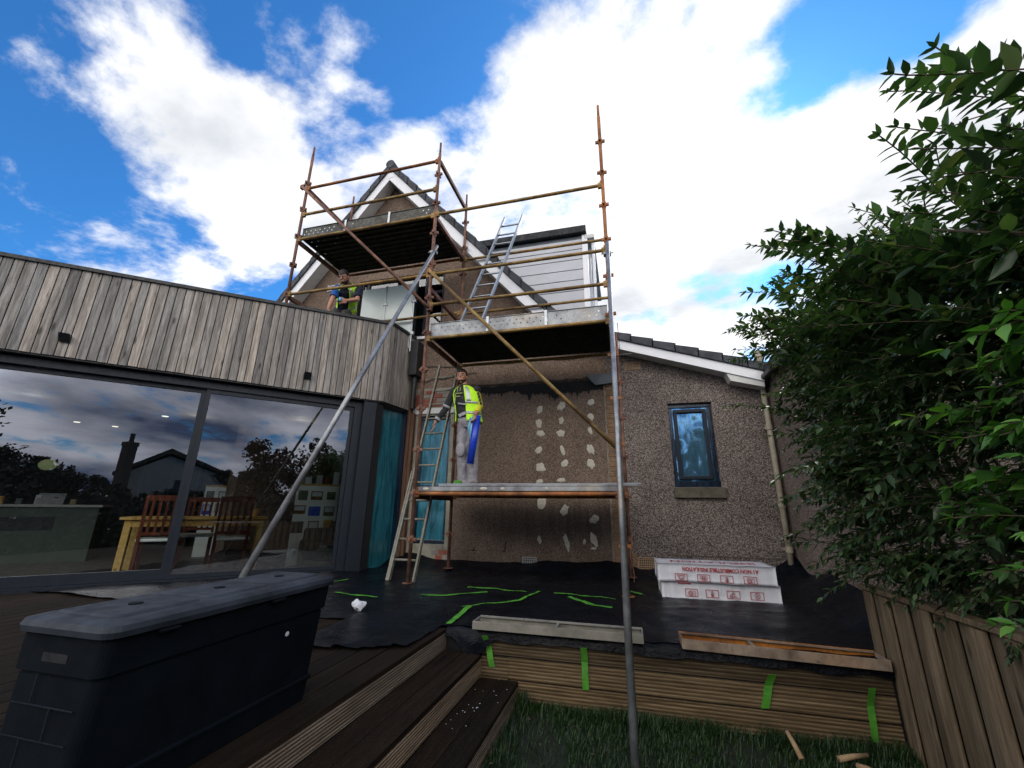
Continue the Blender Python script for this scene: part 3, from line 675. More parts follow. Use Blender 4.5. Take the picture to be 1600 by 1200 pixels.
# dormer
DY = 7.5
w = MB(); w.prism_y([(-3.4, 6.80), (-.52, 6.80), (-.52, rz_right(-.52)), (-3.4, rz_right(-3.4))], DY + .02, 10.6); dm = part(w, 'dormer', M['slate'], house)
w = MB(); z = 6.72
while z > 3.9:
    w.box(max(-3.4, RX + (RZ - z) / 1.12 - .1), -.55, DY - .0, DY + .018, z - .232, z - .012); z -= .235
part(w, 'dormer_cladding', M['dormer_clad'], dm, bevel=.004)
w = MB(); w.box(-.55, -.44, DY - .012, DY + .10, 3.9, 6.80); w.box(-.44, -.40, DY + .3, DY + .38, 3.9, 6.7); w.tube([(-.34, DY + .12, 6.78), (-.34, DY + .12, 3.9)], .034, 10); part(w, 'corner_trim', M['white'], dm)
w = MB(); w.box(-.50, -.30, DY - .02, 10.3, 6.69, 6.79); part(w, 'dormer_gutter', M['white_dirty'], dm, bevel=.02)
w = MB()
for yy in (7.9, 8.75, 9.6): w.box(-.52, -.46, yy, yy + .06, 4.2, 6.68)
w.box(-.52, -.46, 7.9, 9.66, 6.60, 6.681); w.box(-.52, -.46, 7.9, 9.66, 4.14, 4.2); dw = part(w, 'window', M['white'], dm)
w = MB(); w.box(-.5, -.49, 7.96, 9.6, 4.2, 6.6); part(w, 'pane', M['glass_clear'], dw)
w = MB(); w.box(-3.4, -.46, DY - .09, 10.9, 6.82, 6.98); part(w, 'dormer_roof', M['felt'], dm, bevel=.01)

# ------------------------------------------------------------------ extension
ext = thing('extension', 'angled flat roofed extension with silver timber cladding above large sliding glass', 'extension', (P0.x, P0.y, 0))
def top_z(s): return 4.40 - .062 * s
ux = V((0.12, .993, 0)).normalized(); P1 = P0 + ux * .70     # short return facet towards the house
b = MB(); s = 0.0; rnd = random.Random(11)
def board(b, p, q, nrm, z0, za, zb):
    p, q = V(p), V(q); n_ = V(nrm) * (.022 + rnd.uniform(-.002, .002))
    v = [(*p.xy, z0), (*q.xy, z0), (*(q + n_).xy, z0), (*(p + n_).xy, z0), (*p.xy, za), (*q.xy, zb), (*(q + n_).xy, zb), (*(p + n_).xy, za)]
    b.add(v, [(3, 2, 1, 0), (4, 5, 6, 7), (0, 1, 5, 4), (1, 2, 6, 5), (2, 3, 7, 6), (3, 0, 4, 7)])
while s < 7.6:
    w = rnd.choice((.088, .092, .096, .1)); board(b, P0 + DS * (s + .005), P0 + DS * (s + w - .005), -DW, 3.0 + rnd.uniform(0, .006), top_z(s) - .03, top_z(s + w) - .03); s += w
s = 0.0; nf = V((ux.y, -ux.x, 0))
while s < .68: board(b, P0 + ux * (s + .003) , P0 + ux * (s + .084), nf, 3.0, 4.37, 4.37); s += .088
part(b, 'timber_cladding', M['clad'], ext, bevel=.002)
b = MB(); a = P0 - DW * -.02
b.hexa([tuple(F(0, .012, 0).xy), tuple(F(7.6, .012, 0).xy), tuple(F(7.6, .1, 0).xy), tuple(F(.05, .1, 0).xy)], 3.02, [4.36, top_z(7.6) - .05, top_z(7.6) - .05, 4.36])
b.hexa([tuple((P0 - nf * .012).xy), tuple((P1 - nf * .012).xy), tuple((P1 - nf * .1).xy), tuple((P0 - nf * .08).xy)], 3.02, 4.34); part(b, 'batten_backing', M['black'], ext)
b = MB()
b.add([F(-.04, -.05, 4.405), F(7.6, -.05, top_z(7.6)), F(7.6, .28, top_z(7.6)), F(0, .28, 4.405), F(-.04, -.05, 4.36), F(7.6, -.05, top_z(7.6) - .045), F(7.6, .28, top_z(7.6) - .045), F(0, .28, 4.36)], [(0, 1, 2, 3), (7, 6, 5, 4), (0, 4, 5, 1), (1, 5, 6, 2), (2, 6, 7, 3), (3, 7, 4, 0)])
q0 = P0 + nf * .05; q1 = P1 + nf * .05; q2 = P1 - nf * .25; q3 = P0 - nf * .25
b.hexa([tuple(q.xy) for q in (q0, q1, q2, q3)], 4.362, 4.409); part(b, 'coping', M['black'], ext)
b = MB(); b.hexa([tuple(F(.05, .1, 0).xy), tuple(F(9, .1, 0).xy), (-13, 3), (-13, 6.5), (-3.75, 6.5)], 3.04, 3.98); part(b, 'flat_roof', M['felt'], ext)
b = MB(); b.hexa([tuple(F(.0, .0, 0).xy), tuple(F(7.6, .0, 0).xy), tuple(F(7.6, .16, 0).xy), tuple(F(.0, .16, 0).xy)], 2.985, 2.999); b.hexa([tuple(F(-.0, .0, 0).xy), tuple(P1.xy), (-3.7, 6.54), (-4.1, 6.54), tuple(F(.0, .16, 0).xy)], 2.97, 2.984); part(b, 'soffit', M['black'], ext)
# dark box and gutter at the junction with the house
b = MB(); b.box(-3.60, -3.44, 6.30, 6.54, 3.6, 4.25); b.tube([(-3.52, 6.42, 3.62), (-3.52, 6.42, 3.0)], .045, 10); part(b, 'rainwater_box', M['black'], ext, bevel=.01)
# window head, sliders
def fbox(b, s0, s1, w0, w1, z0, z1): return b.hexa([tuple(F(s0, w0, 0).xy), tuple(F(s1, w0, 0).xy), tuple(F(s1, w1, 0).xy), tuple(F(s0, w1, 0).xy)], z0, z1)
b = MB(); fbox(b, .3, 7.6, .10, .25, 2.88, 2.968); part(b, 'head_frame', M['anth'], ext)
b = MB(); fbox(b, .3, 7.6, .09, .26, DZ, DZ + .045); part(b, 'threshold', M['anth'], ext)
for (s0, s1, wv, tb, tl) in ((.42, 2.34, .13, .05, .05), (2.30, 7.4, .17, .11, .10)):
    b = MB(); zb = DZ + .048
    fbox(b, s0, s1, wv, wv + .05, zb, zb + tb); fbox(b, s0, s1, wv, wv + .05, 2.82, 2.878); fbox(b, s0, s0 + tl, wv, wv + .05, zb + tb, 2.82); fbox(b, s1 - tl, s1, wv, wv + .05, zb + tb, 2.82)
    sl = part(b, 'sliding_door', M['anth'], ext)
    b = MB(); b.add([F(s0 + tl, wv + .02, zb + tb), F(s1 - tl, wv + .02, zb + tb), F(s1 - tl, wv + .02, 2.82), F(s0 + tl, wv + .02, 2.82)], [(0, 1, 2, 3)]); part(b, 'pane', M['glass'], sl)
b = MB(); fbox(b, .30, .415, .10, .2, DZ, 2.88); fbox(b, .10, .30, -.005, .22, DZ, 2.969); part(b, 'column', M['anth'], ext, bevel=.004)
b = MB(); b.hexa([tuple(F(.095, .0, 0).xy), tuple(F(-.02, .06, 0).xy), tuple(F(-.02, .25, 0).xy), tuple(F(.095, .22, 0).xy)], DZ, 2.968); part(b, 'corner_post', M['black'], ext)
# side glazing covered with film
b = MB(); A = F(-.03, .16, 0); B = V((-3.69, 6.50, 0)); pts = []
nn = 12
for k in range(nn + 1):
    p = A.lerp(B, k / nn); off = .008 * nz(k, 0, 0, .9)
    for z in [DZ + .02 + 2.45 * j / 20 for j in range(21)]: b.v.append((p.x + off + .006 * nz(k, z, 2, 2), p.y, z))
for k in range(nn):
    for j in range(20): a = k * 21 + j; b.f.append((a, a + 1, a + 22, a + 21))
part(b, 'film_covered_glazing', M['film'], ext, smooth=True)
b = MB(); b.box(-3.72, -3.62, 6.42, 6.546, DZ, 2.96); part(b, 'end_frame', M['film_dark'], ext)
b = MB(); b.box(-3.618, -3.56, 6.46, 6.545, DZ, 3.3); b.box(-3.555, -3.50, 6.47, 6.545, DZ, 2.95); part(b, 'timber_stud', M['timber'], ext)
# wedge lights on the cladding
for s_ in (3.77, 1.17):
    b = MB(); c0 = F(s_, -.022, 3.23); sx = DS * .05; o_ = -DW
    v = [c0 + sx + V((0, 0, .035)), c0 - sx + V((0, 0, .035)), c0 - sx - V((0, 0, .05)), c0 + sx - V((0, 0, .05)), c0 + sx + o_ * .10 + V((0, 0, .035)), c0 - sx + o_ * .10 + V((0, 0, .035)), c0 - sx + o_ * .035 - V((0, 0, .05)), c0 + sx + o_ * .035 - V((0, 0, .05))]
    b.add(v, [(0, 1, 2, 3), (7, 6, 5, 4), (0, 4, 5, 1), (1, 5, 6, 2), (2, 6, 7, 3), (3, 7, 4, 0)]); part(b, 'wall_light', M['black'], ext, bevel=.005)
# interior shell
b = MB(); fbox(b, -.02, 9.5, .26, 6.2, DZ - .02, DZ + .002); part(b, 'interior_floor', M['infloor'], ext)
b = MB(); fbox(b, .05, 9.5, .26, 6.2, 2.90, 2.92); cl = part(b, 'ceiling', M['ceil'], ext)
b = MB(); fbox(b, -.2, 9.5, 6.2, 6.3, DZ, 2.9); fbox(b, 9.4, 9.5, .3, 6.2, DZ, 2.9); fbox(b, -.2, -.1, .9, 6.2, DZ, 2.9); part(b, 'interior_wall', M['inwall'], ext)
for (x, y) in ((-10.35, 5.61), (-10.13, 6.13), (-8.0, 5.56)):
    b = MB(); b.tube([(x, y, 2.897), (x, y, 2.89)], .05, 12); part(b, 'spotlight', M['lamp'], cl)
for s_, w_ in ((1.0, 1.9), (2.6, 2.6), (4.6, 2.2)):
    ll = bpy.data.lights.new('spotlight', 'POINT'); ll.energy = 2.6; ll.color = (1, .86, .66); ll.shadow_soft_size = .1; lo = bpy.data.objects.new('spotlight_lamp', ll); C.objects.link(lo); lo.location = F(s_, w_, 2.75)

# furniture seen through the glass
def fthing(name, label, cat, s, w, z=DZ, group=None): return thing(name, label, cat, F(s, w, z), group)
def fpart(t, name, mat, boxes, **k):
    b = MB()
    for q in boxes: fbox(b, *q)
    return part(b, name, mat, t, **k)
t = fthing('dining_table', 'pale pine dining table just inside the glass', 'table', 2.15, 1.0)
fpart(t, 'tabletop', M['pine'], [(1.33, 2.98, .66, 1.42, 1.17, 1.20)]); fpart(t, 'apron', M['pine'], [(1.42, 2.9, .71, .735, 1.08, 1.168), (1.42, 2.9, 1.34, 1.365, 1.08, 1.168)])
for s_, w_ in ((1.38, .70), (2.86, .70), (1.38, 1.31), (2.86, 1.31)): fpart(t, 'leg', M['pine'], [(s_, s_ + .07, w_, w_ + .07, DZ + .002, 1.168)])
def chair(label, s0, w0, flip=1):
    t = fthing('dining_chair', label, 'chair', s0, w0, group='wooden dining chairs round the pine table')
    z = DZ + .003; d = flip
    for a in (-.2, .17):
        fpart(t, 'leg', M['redwood'], [(s0 + a, s0 + a + .035, *sorted((w0 - .02 * d, w0 + .015 * d)), z, z + 1.02)]); fpart(t, 'leg', M['redwood'], [(s0 + a, s0 + a + .035, *sorted((w0 + .37 * d, w0 + .40 * d)), z, z + .43)])
    fpart(t, 'seat', M['boardwhite'], [(s0 - .22, s0 + .22, *sorted((w0 + .0, w0 + .42 * d)), z + .44, z + .48)], bevel=.015)
    fpart(t, 'backrest', M['redwood'], [(s0 - .165, s0 + .17, *sorted((w0 - .015 * d, w0 + .01 * d)), z + .95, z + 1.02), (s0 - .165, s0 + .17, *sorted((w0 - .015 * d, w0 + .01 * d)), z + .52, z + .56)] + [(s0 - .12 + .075 * k, s0 - .09 + .075 * k, *sorted((w0 - .01 * d, w0 + .006 * d)), z + .56, z + .95) for k in range(4)])
chair('red brown slatted dining chair nearest the grey column', 1.74, .55, 1); chair('red brown slatted dining chair behind the door frame', 2.55, .60, 1); chair('dining chair with slatted back on the far side of the table', 2.2, 1.85, -1)
b = MB()
for k in range(22):
    a = k * 2.4; r = .03 + .05 * (k % 5) / 5; c = F(1.50, 1.0, 1.2); b.add([c + V((0, 0, .0)), c + V((math.cos(a) * r, math.sin(a) * r, .05 + .004 * k)), c + V((math.cos(a + .4) * r * 1.2, math.sin(a + .4) * r * 1.2, .06 + .003 * k))], [(0, 1, 2)])
c = F(1.50, 1.0, 0); b.tube([(c.x, c.y, 1.202), (c.x, c.y, 1.24)], .03, 8)
tag(part(b, 'flower_posy', M['pine'], None), 'small yellow posy standing on the pine table', 'flowers')
pc = [M['slate'], M['redwood'], M['roll'], M['sill'], M['pine'], M['graphic'], M['black']]
def display(label, s0, s1, w, z1, n, seed, nm='display_board'):
    t = fthing(nm, label, 'display board', s0, w); r_ = random.Random(seed)
    fpart(t, 'panel', M['boardwhite'], [(s0, s1, w, w + .04, DZ + .003, z1)]); fpart(t, 'top_rail', M['pine'], [(s0 - .01, s1 + .01, w - .01, w + .06, z1 + .001, z1 + .03)])
    cw = (s1 - s0) / 3
    for i in range(n):
        a = s0 + .03 + cw * (i % 3) + r_.uniform(0, .02); zt = z1 - .06 - .235 * (i // 3) - r_.uniform(0, .03); ww = cw * r_.uniform(.6, .85); hh = r_.uniform(.12, .19)
        fpart(t, 'picture', r_.choice(pc), [(a, a + ww, w - .006, w - .001, zt - hh, zt)])
        fpart(t, 'picture_mount', M['paper'], [(a + .015, a + ww - .015, w - .009, w - .0065, zt - hh + .015 + hh * .3, zt - .015)]) if i % 2 else None
    return t
display('white display board of pictures beside the grey column', .34, .98, .95, 1.68, 11, 2); display('white display board with prints further back behind the table', 1.75, 2.3, 3.2, 1.69, 7, 4)
r_ = random.Random(8)
for k, (s_, hh) in enumerate(((.36, .2), (.5, .11), (.62, .14), (.78, .1))):
    lb = ('tall pale card standing on the nearer display board', 'small red box on the nearer display board', 'grey framed photo leaning on the nearer display board', 'little white card at the left end of the nearer display board')[k]
    tag(fpart(None, ('greeting_card', 'small_box', 'photo_frame', 'greeting_card')[k], (M['curtain'], M['redwood'], M['graphic'], M['paper'])[k], [(s_, s_ + .09, .955, .98, 1.712, 1.712 + hh)]), lb, ('card', 'box', 'photo frame', 'card')[k])
t = fthing('armchair', 'dark armchair against the display board', 'armchair', .55, .55)
fpart(t, 'seat', M['dark_fab'], [(.36, .85, .35, .85, DZ + .05, DZ + .42)], bevel=.05); fpart(t, 'backrest', M['dark_fab'], [(.34, .44, .34, .86, DZ + .40, 1.12)], bevel=.04); fpart(t, 'arm', M['dark_fab'], [(.45, .86, .32, .40, DZ + .42, DZ + .6)], bevel=.03)
t = fthing('kitchen_island', 'long dark green kitchen island with pale worktop', 'kitchen island', 4.6, 3.2)
fpart(t, 'cabinet', M['island'], [(3.7, 7.5, 3.2, 3.9, DZ + .003, 1.30)]); fpart(t, 'worktop', M['worktop'], [(3.66, 7.6, 3.15, 3.95, 1.301, 1.34)], bevel=.004); fpart(t, 'shelf', M['black'], [(4.2, 6.2, 3.19, 3.198, .95, 1.15)])
for k in range(5):
    tag(fpart(None, 'jar', (M['wool'], M['redwood'], M['paper'], M['slate'], M['pine'])[k], [(4.05 + k * .21, 4.12 + k * .21, 3.35, 3.42, 1.341, 1.43 + .03 * (k % 3))], bevel=.01), ('yellowish jar at the right end of the island worktop', 'red brown jar second from the right on the worktop', 'white jar in the middle of the worktop', 'grey jar next to the leftmost one on the worktop', 'leftmost tan jar on the island worktop')[k], 'jar')
t = fthing('open_book', 'grey laptop screen propped on the kitchen island', 'laptop', 3.9, 3.4, 1.341); t.name = 'laptop'
b = MB(); b.obox(F(5.0 - 1.25 + .6, 3.35, 1.43), DS * .16, DW * .03 + V((0, 0, .09)), DW * .004); part(b, 'screen', M['graphic'], t)
t = fthing('pendant_lamp', 'softly glowing green pendant lamp at the left of the kitchen', 'lamp', 4.75, 3.4, 2.9)
b = MB(); c = F(4.42, 3.0, 0); b.ell((c.x, c.y, 1.95), .11, .11, .085); part(b, 'lamp_shade', M['lamp_green'], t, smooth=True); b = MB(); b.tube([(c.x, c.y, 2.03), (c.x, c.y, 2.9)], .004, 6); part(b, 'cord', M['black'], t)
t = fthing('tall_cabinet', 'tall dark kitchen cabinet at the back of the room', 'cabinet', 3, 5.6)
fpart(t, 'body', M['island'], [(2.6, 3.6, 5.4, 6.1, DZ + .003, 2.5)]); fpart(t, 'door', M['dark_fab'], [(2.62, 3.09, 5.375, 5.398, DZ + .1, 2.45), (3.11, 3.58, 5.375, 5.398, DZ + .1, 2.45)])

# ------------------------------------------------------------------ neighbour and fence
nb = thing('neighbour_building', 'plain brown roughcast outbuilding with a dark sloping roof at the right', 'outbuilding', (3, 6, 0))
b = MB(); b.box(2.06, 7, 4.95, 9.5, 0, 3.2); part(b, 'wall', M['dash_neighbour'], nb)
b = MB(); b.prism_y([(1.98, 3.20), (7.2, 6.2), (7.2, 6.32), (1.98, 3.32)], 4.8, 9.6); part(b, 'roof', M['tile'], nb)
b = MB(); b.prism_y([(2.0, 3.08), (7.2, 6.06), (7.2, 6.2), (2.0, 3.19)], 4.86, 4.88); part(b, 'bargeboard', M['white_dirty'], nb)
b = MB(); b.box(1.93, 2.0, 4.8, 6.28, 3.13, 3.2); part(b, 'gutter', M['black'], nb, bevel=.02)
fe = thing('fence', 'low close boarded timber fence with a capping rail beside the lawn', 'fence', (1.52, 2.6, 0))
b = MB(); y = 3.60; k = 0; rnd = random.Random(9)
while y > -1.2: dx_ = .020 * (k % 2); b.box(1.5 + dx_, 1.517 + dx_, y - (.092 if k % 2 else .098), y, -.02, .865 + rnd.uniform(-.004, .004)); y -= .094; k += 1
part(b, 'boards', M['fence'], fe, bevel=.006)
b = MB(); b.box(1.5375, 1.545, -1.2, 3.59, -.02, .86); part(b, 'backing', M['black'], fe)
b = MB(); b.box(1.485, 1.56, -1.2, 3.61, .872, .90); part(b, 'capping_rail', M['fence'], fe, bevel=.004)
for y in (3.62, 1.8, 0): b = MB(); b.box(1.546, 1.62, y - .08, y, 0, .87); part(b, 'post', M['fence'], fe)

# ------------------------------------------------------------------ scaffold
YO, YI = 5.0, 6.28
PX = (-5.18, -2.61, -.045)
sc = thing('scaffold', 'rusty tube scaffold tower with three steel board platforms against the gable', 'scaffold', (-2.6, 5.6, DZ))
ROOFZ = 3.985
rnd = random.Random(21)
def pole(x, y, z0, z1, mat, mat2=None, zs=None, r=.0245):
    b = MB(); b.tube([(x, y, z0), (x, y, (z0 + z1) / 2), (x, y, z1 - .22)], r, 12); b.tube([(x, y, z1 - .24), (x, y, z1)], r * .72, 10); b.tube([(x, y, z0 - .0), (x, y, z0 + .006)], .07, 12)
    p = part(b, 'pole', mat, sc, smooth=False)
    p.data.polygons.foreach_set('use_smooth', [len(q_.vertices) < 5 for q_ in p.data.polygons])
    z = zs if zs is not None else z0 + .3
    while z < z1 - .28:
        c = MB(); c.tube([(x, y, z - .045), (x, y, z + .045)], r * 1.28, 12)
        a = rnd.uniform(-.1, .1); 
        for k in range(2): d = V((math.cos(a + k * math.pi / 2), math.sin(a + k * math.pi / 2), 0)); c.obox((x, y, z), d * .068, V((-d.y, d.x, 0)) * .014, (0, 0, .021)); 
        part(c, 'collar', mat, p, bevel=.003); z += .555
    return p
zc = [1.56]  # collar heights share the lift module
pole(PX[0], YO, ROOFZ, 7.74, M['rust_red'], zs=4.14)
pole(PX[1], YO, DZ + .03, 7.17, M['rust_red'], zs=.98)
pole(PX[2], YO, DZ + .03, 7.22, M['rust_orange'], zs=.98)
pole(PX[0], YI - .06, ROOFZ, 7.66, M['rust_red'], zs=4.14)
pole(PX[1], YI - .06, DZ + .05, 7.16, M['rust_red'], zs=.98)
pole(PX[2] + .05, YI - .06, DZ + .05, 4.0, M['rust_red'], zs=.98)
def ledger(x0, x1, y, z, mat, r=.0242, name='ledger'):
    b = MB(); b.tube([(x0, y, z), ((x0 + x1) / 2, y, z - .004), (x1, y, z)], r, 12)
    for xx, d in ((x0, 1), (x1, -1)): b.obox((xx + d * .02, y, z - .005), (.028, 0, 0), (0, .020, 0), (0, 0, .042)); b.obox((xx + d * .012, y, z + .05), (.008, 0, 0), (0, .006, 0), (0, 0, .03))
    p = part(b, name, mat, sc, bevel=.002); p.data.polygons.foreach_set('use_smooth', [len(q_.vertices) < 5 for q_ in p.data.polygons]); return p
ya, yb, yi = M['rust_yellow'], M['rust_orange'], YI - .06
for z in (6.81, 6.25, 5.745, 4.695): ledger(PX[0] + .02, PX[1] - .02, YO, z, ya if z != 6.81 else yb, name='guard_rail' if z != 5.745 else 'ledger')
for z in (5.76, 4.70, 4.195, 3.665): ledger(PX[1] + .02, PX[2] - .02, YO, z, ya, name='guard_rail' if z > 3.7 else 'ledger')
ledger(PX[1] + .02, PX[2] - .02, YO, 1.532, yb, .0265)
ledger(PX[0] + .02, PX[1] - .02, yi, 4.66, ya); ledger(PX[0] + .02, PX[1] - .02, yi, 5.745, yb)
ledger(PX[1] + .02, PX[2] + .01, yi, 5.72, ya); ledger(PX[1] + .02, PX[2] + .03, yi, 3.665, ya); ledger(PX[1] + .02, PX[2] + .03, yi, 1.532, yb); ledger(PX[1] + .02, PX[2] + .01, yi, 4.63, ya)
def transom(x, z, mat, z2=None, name='transom', w=.05):
    b = MB(); b.beam((x, YO + .03, z), (x, yi - .03, z2 if z2 is not None else z), w, .07); part(b, name, mat, sc, bevel=.006)
for x, z in ((PX[0], 6.81), (PX[1], 6.81), (PX[0], 5.72), (PX[1], 5.72), (PX[1], 3.64), (PX[2], 3.64), (PX[1], 1.50), (PX[2], 1.50), (PX[1], 4.45), (PX[0], 4.66)): transom(x, z, M['rust_red'], name='end_rail' if z in (6.81, 4.45) else 'transom')
def brace(a, b_, mat, r=.0242):
    b = MB(); b.tube([a, b_], r, 12); p = part(b, 'brace', mat, sc, smooth=True)
    for q in (a, b_): c = MB(); c.obox(V(q) + V((0, .03, 0)), (.035, 0, 0), (0, .03, 0), (0, 0, .04)); part(c, 'coupler', M['rust_red'], p, bevel=.006)
brace((-5.26, YO - .05, 6.84), (-2.58, YO - .06, 4.12), M['rust_red']); brace((-2.62, YO - .055, 4.74), (-.06, YO - .055, 2.03), M['rust_yellow'])
def coupling(p, at, mat):
    b = MB(); b.obox(at, (.05, 0, 0), (0, .04, 0), (0, 0, .018)); b.tube([V(at) + V((-.08, -.02, 0)), V(at) + V((.08, -.02, 0))], .008, 6); part(b, 'coupler', mat, p, bevel=.004)
b = MB(); b.tube([(-.03, 4.93, 5.0 - .235), (-.045, 2.87, -.02)], .0245, 14); p = part(b, 'raking_tube', M['galv'], sc, smooth=True); coupling(p, (-.04, 4.95, 4.60), M['galv'])
b = MB(); b.tube([(-2.56, 5.03, 5.2), (-2.60, 2.32, DZ + .01)], .0245, 14); p = part(b, 'raking_tube', M['galv'], sc, smooth=True); coupling(p, (-2.58, 4.97, 5.05), M['galv'])
def platform(x0, x1, z, n=5):
    wd = (yi - YO - .06) / n
    for k in range(n):
        y0 = YO + .035 + wd * k; b = MB()
        nh = int((x1 - x0) / .13); loops = [[V((x0, y0 + .004, 0)), V((x1, y0 + .004, 0)), V((x1, y0 + wd - .004, 0)), V((x0, y0 + wd - .004, 0))]]
        for i in range(nh):
            for f in (.27, .73):
                hx_, hy_ = x0 + .07 + .13 * i, y0 + wd * f
                if x0 + .05 < hx_ < x1 - .05: loops.append([V((hx_ + .008 * math.cos(a * math.pi / 2.5), hy_ + .008 * math.sin(a * math.pi / 2.5), 0)) for a in range(5)])
        pts = [q for l in loops for q in l]; b.add([(q.x, q.y, z + .053) for q in pts], [tuple(t_) for t_ in tessellate_polygon(loops)])
        for (ya_, yb_) in ((y0 + .004, y0 + .008), (y0 + wd - .008, y0 + wd - .004), (y0 + wd / 2 - .002, y0 + wd / 2 + .002)): b.box(x0, x1, ya_, yb_, z + .008, z + .0515)
        for xx in (x0, x1 - .03): b.box(xx, xx + .03, y0 + .009, y0 + wd - .009, z + .012, z + .0512)
        q = MB()
        p = part(b, 'scaffold_board', M['board_dark'], sc)
    return
# boards with punched holes: the top sheet is a grid with cells left open
def holed_sheet(b, x0, x1, z0, z1, plane_y, thick=.004, px=.095, pz=.06, hr=.011):
    """vertical sheet with two staggered rows of round dimpled holes"""
    n = int((x1 - x0) / px)
    outer = [[V((x0, z0, 0)), V((x1, z0, 0)), V((x1, z1, 0)), V((x0, z1, 0))]]; loops = outer
    for i in range(n):
        for r_ in (0, 1):
            xx = x0 + px * (i + .5 + (.35 if r_ else 0)) * ((x1 - x0 - px) / (n * px)) ; zz = z0 + (z1 - z0) * (.36 if r_ == 0 else .66)
            loops.append([V((xx + hr * math.cos(a * math.pi / 3), zz + hr * math.sin(a * math.pi / 3), 0)) for a in range(6)])
    pts = [p for l in loops for p in l]; tri = tessellate_polygon(loops)
    b.add([(p.x, plane_y, p.y) for p in pts], [tuple(t) for t in tri])
def toe_board(x0, x1, y, z0, z1, mat):
    b = MB(); holed_sheet(b, x0, x1, z0, z1, y)
    b.box(x0, x1, y - .012, y + .03, z1, z1 + .006); b.box(x0, x1, y - .002, y + .03, z0 - .005, z0)
    t_ = part(b, 'toe_board', mat, sc)
    for f in (.34, .67):
        c = MB(); xx = x0 + (x1 - x0) * f; c.box(xx, xx + .035, y - .018, y - .012, z0 - .01, z1 + .02); part(c, 'clip', M['alu'], t_)
platform(PX[0] + .03, PX[1] - .03, 5.77); platform(PX[1] + .03, PX[2] - .03, 3.69); platform(PX[1] + .03, PX[2] - .03, 1.56)
toe_board(PX[0] + .04, PX[1] - .04, YO + .036, 5.79, 5.975, M['board_grey']); toe_board(PX[1] + .04, PX[2] - .04, YO + .036, 3.71, 3.90, M['galv_light'])
b = MB(); b.box(PX[1] + .05, PX[2] - .04, YO - .012, YO + .03, 1.562, 1.615); part(b, 'board_edge', M['galv_light'], sc, bevel=.004)
for x, wd_ in ((-1.68, .1), (-1.44, .06), (-.9, .04), (-2.45, .09)):
    b = MB(); b.ell((x, YO - .014, 1.59), wd_ * .5, .004, .018, 10, 6); part(b, 'mortar_splash', M['dab'], sc, smooth=True)
# wire hanging off the right pole
b = MB(); pts = [(.02 + .012 * math.sin(i * .9), YO + .4 - .02 * i, 1.5 - .052 * i) for i in range(18)]; b.tube(pts, .005, 6); part(b, 'tie_wire', M['rust_red'], sc, smooth=True)
b = MB(); b.tube([(.03, YO, 3.86 - .235), (.03 + .02, YO + 1.4, 3.62)], .004, 6); b.tube([(.0, YI, 3.66), (.22, YI, 3.67)], .006, 6); part(b, 'tie_rod', M['alu'], sc)

# ------------------------------------------------------------------ ladders
def ladder(name, label, foot, topp, side, wd, pitch=.255, r=.017, mat=None, sections=1, skip=0):
    t = thing(name, label, 'ladder', foot); foot, topp, side = V(foot), V(topp), V(side).normalized(); mat = mat or M['alu_old']
    d = topp - foot; n = int(d.length / pitch)
    for s_ in (-1, 1):
        b = MB(); b.beam(foot + side * wd / 2 * s_, topp + side * wd / 2 * s_, .026, .055, up=(0, -1, .3)); part(b, 'rail', mat, t, bevel=.003)
    for k in range(1, n):
        c = foot + d * (k / n); b = MB(); b.tube([c - side * (wd / 2 - .014), c + side * (wd / 2 - .014)], r * .9, 8); part(b, 'rung', mat, t, smooth=True)
    return t
ladder('ladder', 'long pale ladder from the deck beside the blue window up to the middle platform', (-2.76, 5.10, DZ + .02), (-2.73, 6.12, 3.66), (1, 0, 0), .34)
b = MB(); t = bpy.data.objects['ladder']
b.beam((-2.955, 5.10, DZ + .02), (-2.955, 5.55, 1.86), .024, .05, up=(0, -1, .3)); part(b, 'rail', M['alu_old'], t, bevel=.003)
ladder('ladder', 'short aluminium ladder from the middle platform up over the roof edge', (-2.06, 5.15, 3.75), (-1.64, 6.12, 6.40), (1, 0, 0), .33, mat=M['alu'])

# ------------------------------------------------------------------ loose things
t = thing('straightedge', 'long silver aluminium straightedge lying along the lowest platform', 'straightedge', (-1.0, 5.02, 1.62))
b = MB(); b.box(-2.28, .17, 4.985, 5.07, 1.618, 1.642); part(b, 'blade', M['galv_light'], t, bevel=.003)
b = MB(); b.box(-2.28, .17, 4.984, 5.0, 1.6425, 1.652); part(b, 'lip', M['alu'], t)
b = MB()
for rr, zz in ((.047, 0),):
    n = 24; v = []
    for z_ in (1.617, 1.667):
        for r_ in (.052, .038): v += [(-2.06 + r_ * math.cos(a * 2 * math.pi / n), 5.14 + r_ * math.sin(a * 2 * math.pi / n), z_) for a in range(n)]
    f = []
    for a in range(n):
        c = (a + 1) % n; f += [(a, c, 2 * n + c, 2 * n + a), (n + a, 3 * n + a, 3 * n + c, n + c), (2 * n + a, 2 * n + c, 3 * n + c, 3 * n + a), (a, n + a, n + c, c)]
    b.add([(x - .0, y - .06, z + .028) for x, y, z in v], f)
tag(part(b, 'tape_roll', M['tape'], None), 'roll of green tape standing at the left end of the straightedge by the workman', 'tape roll')

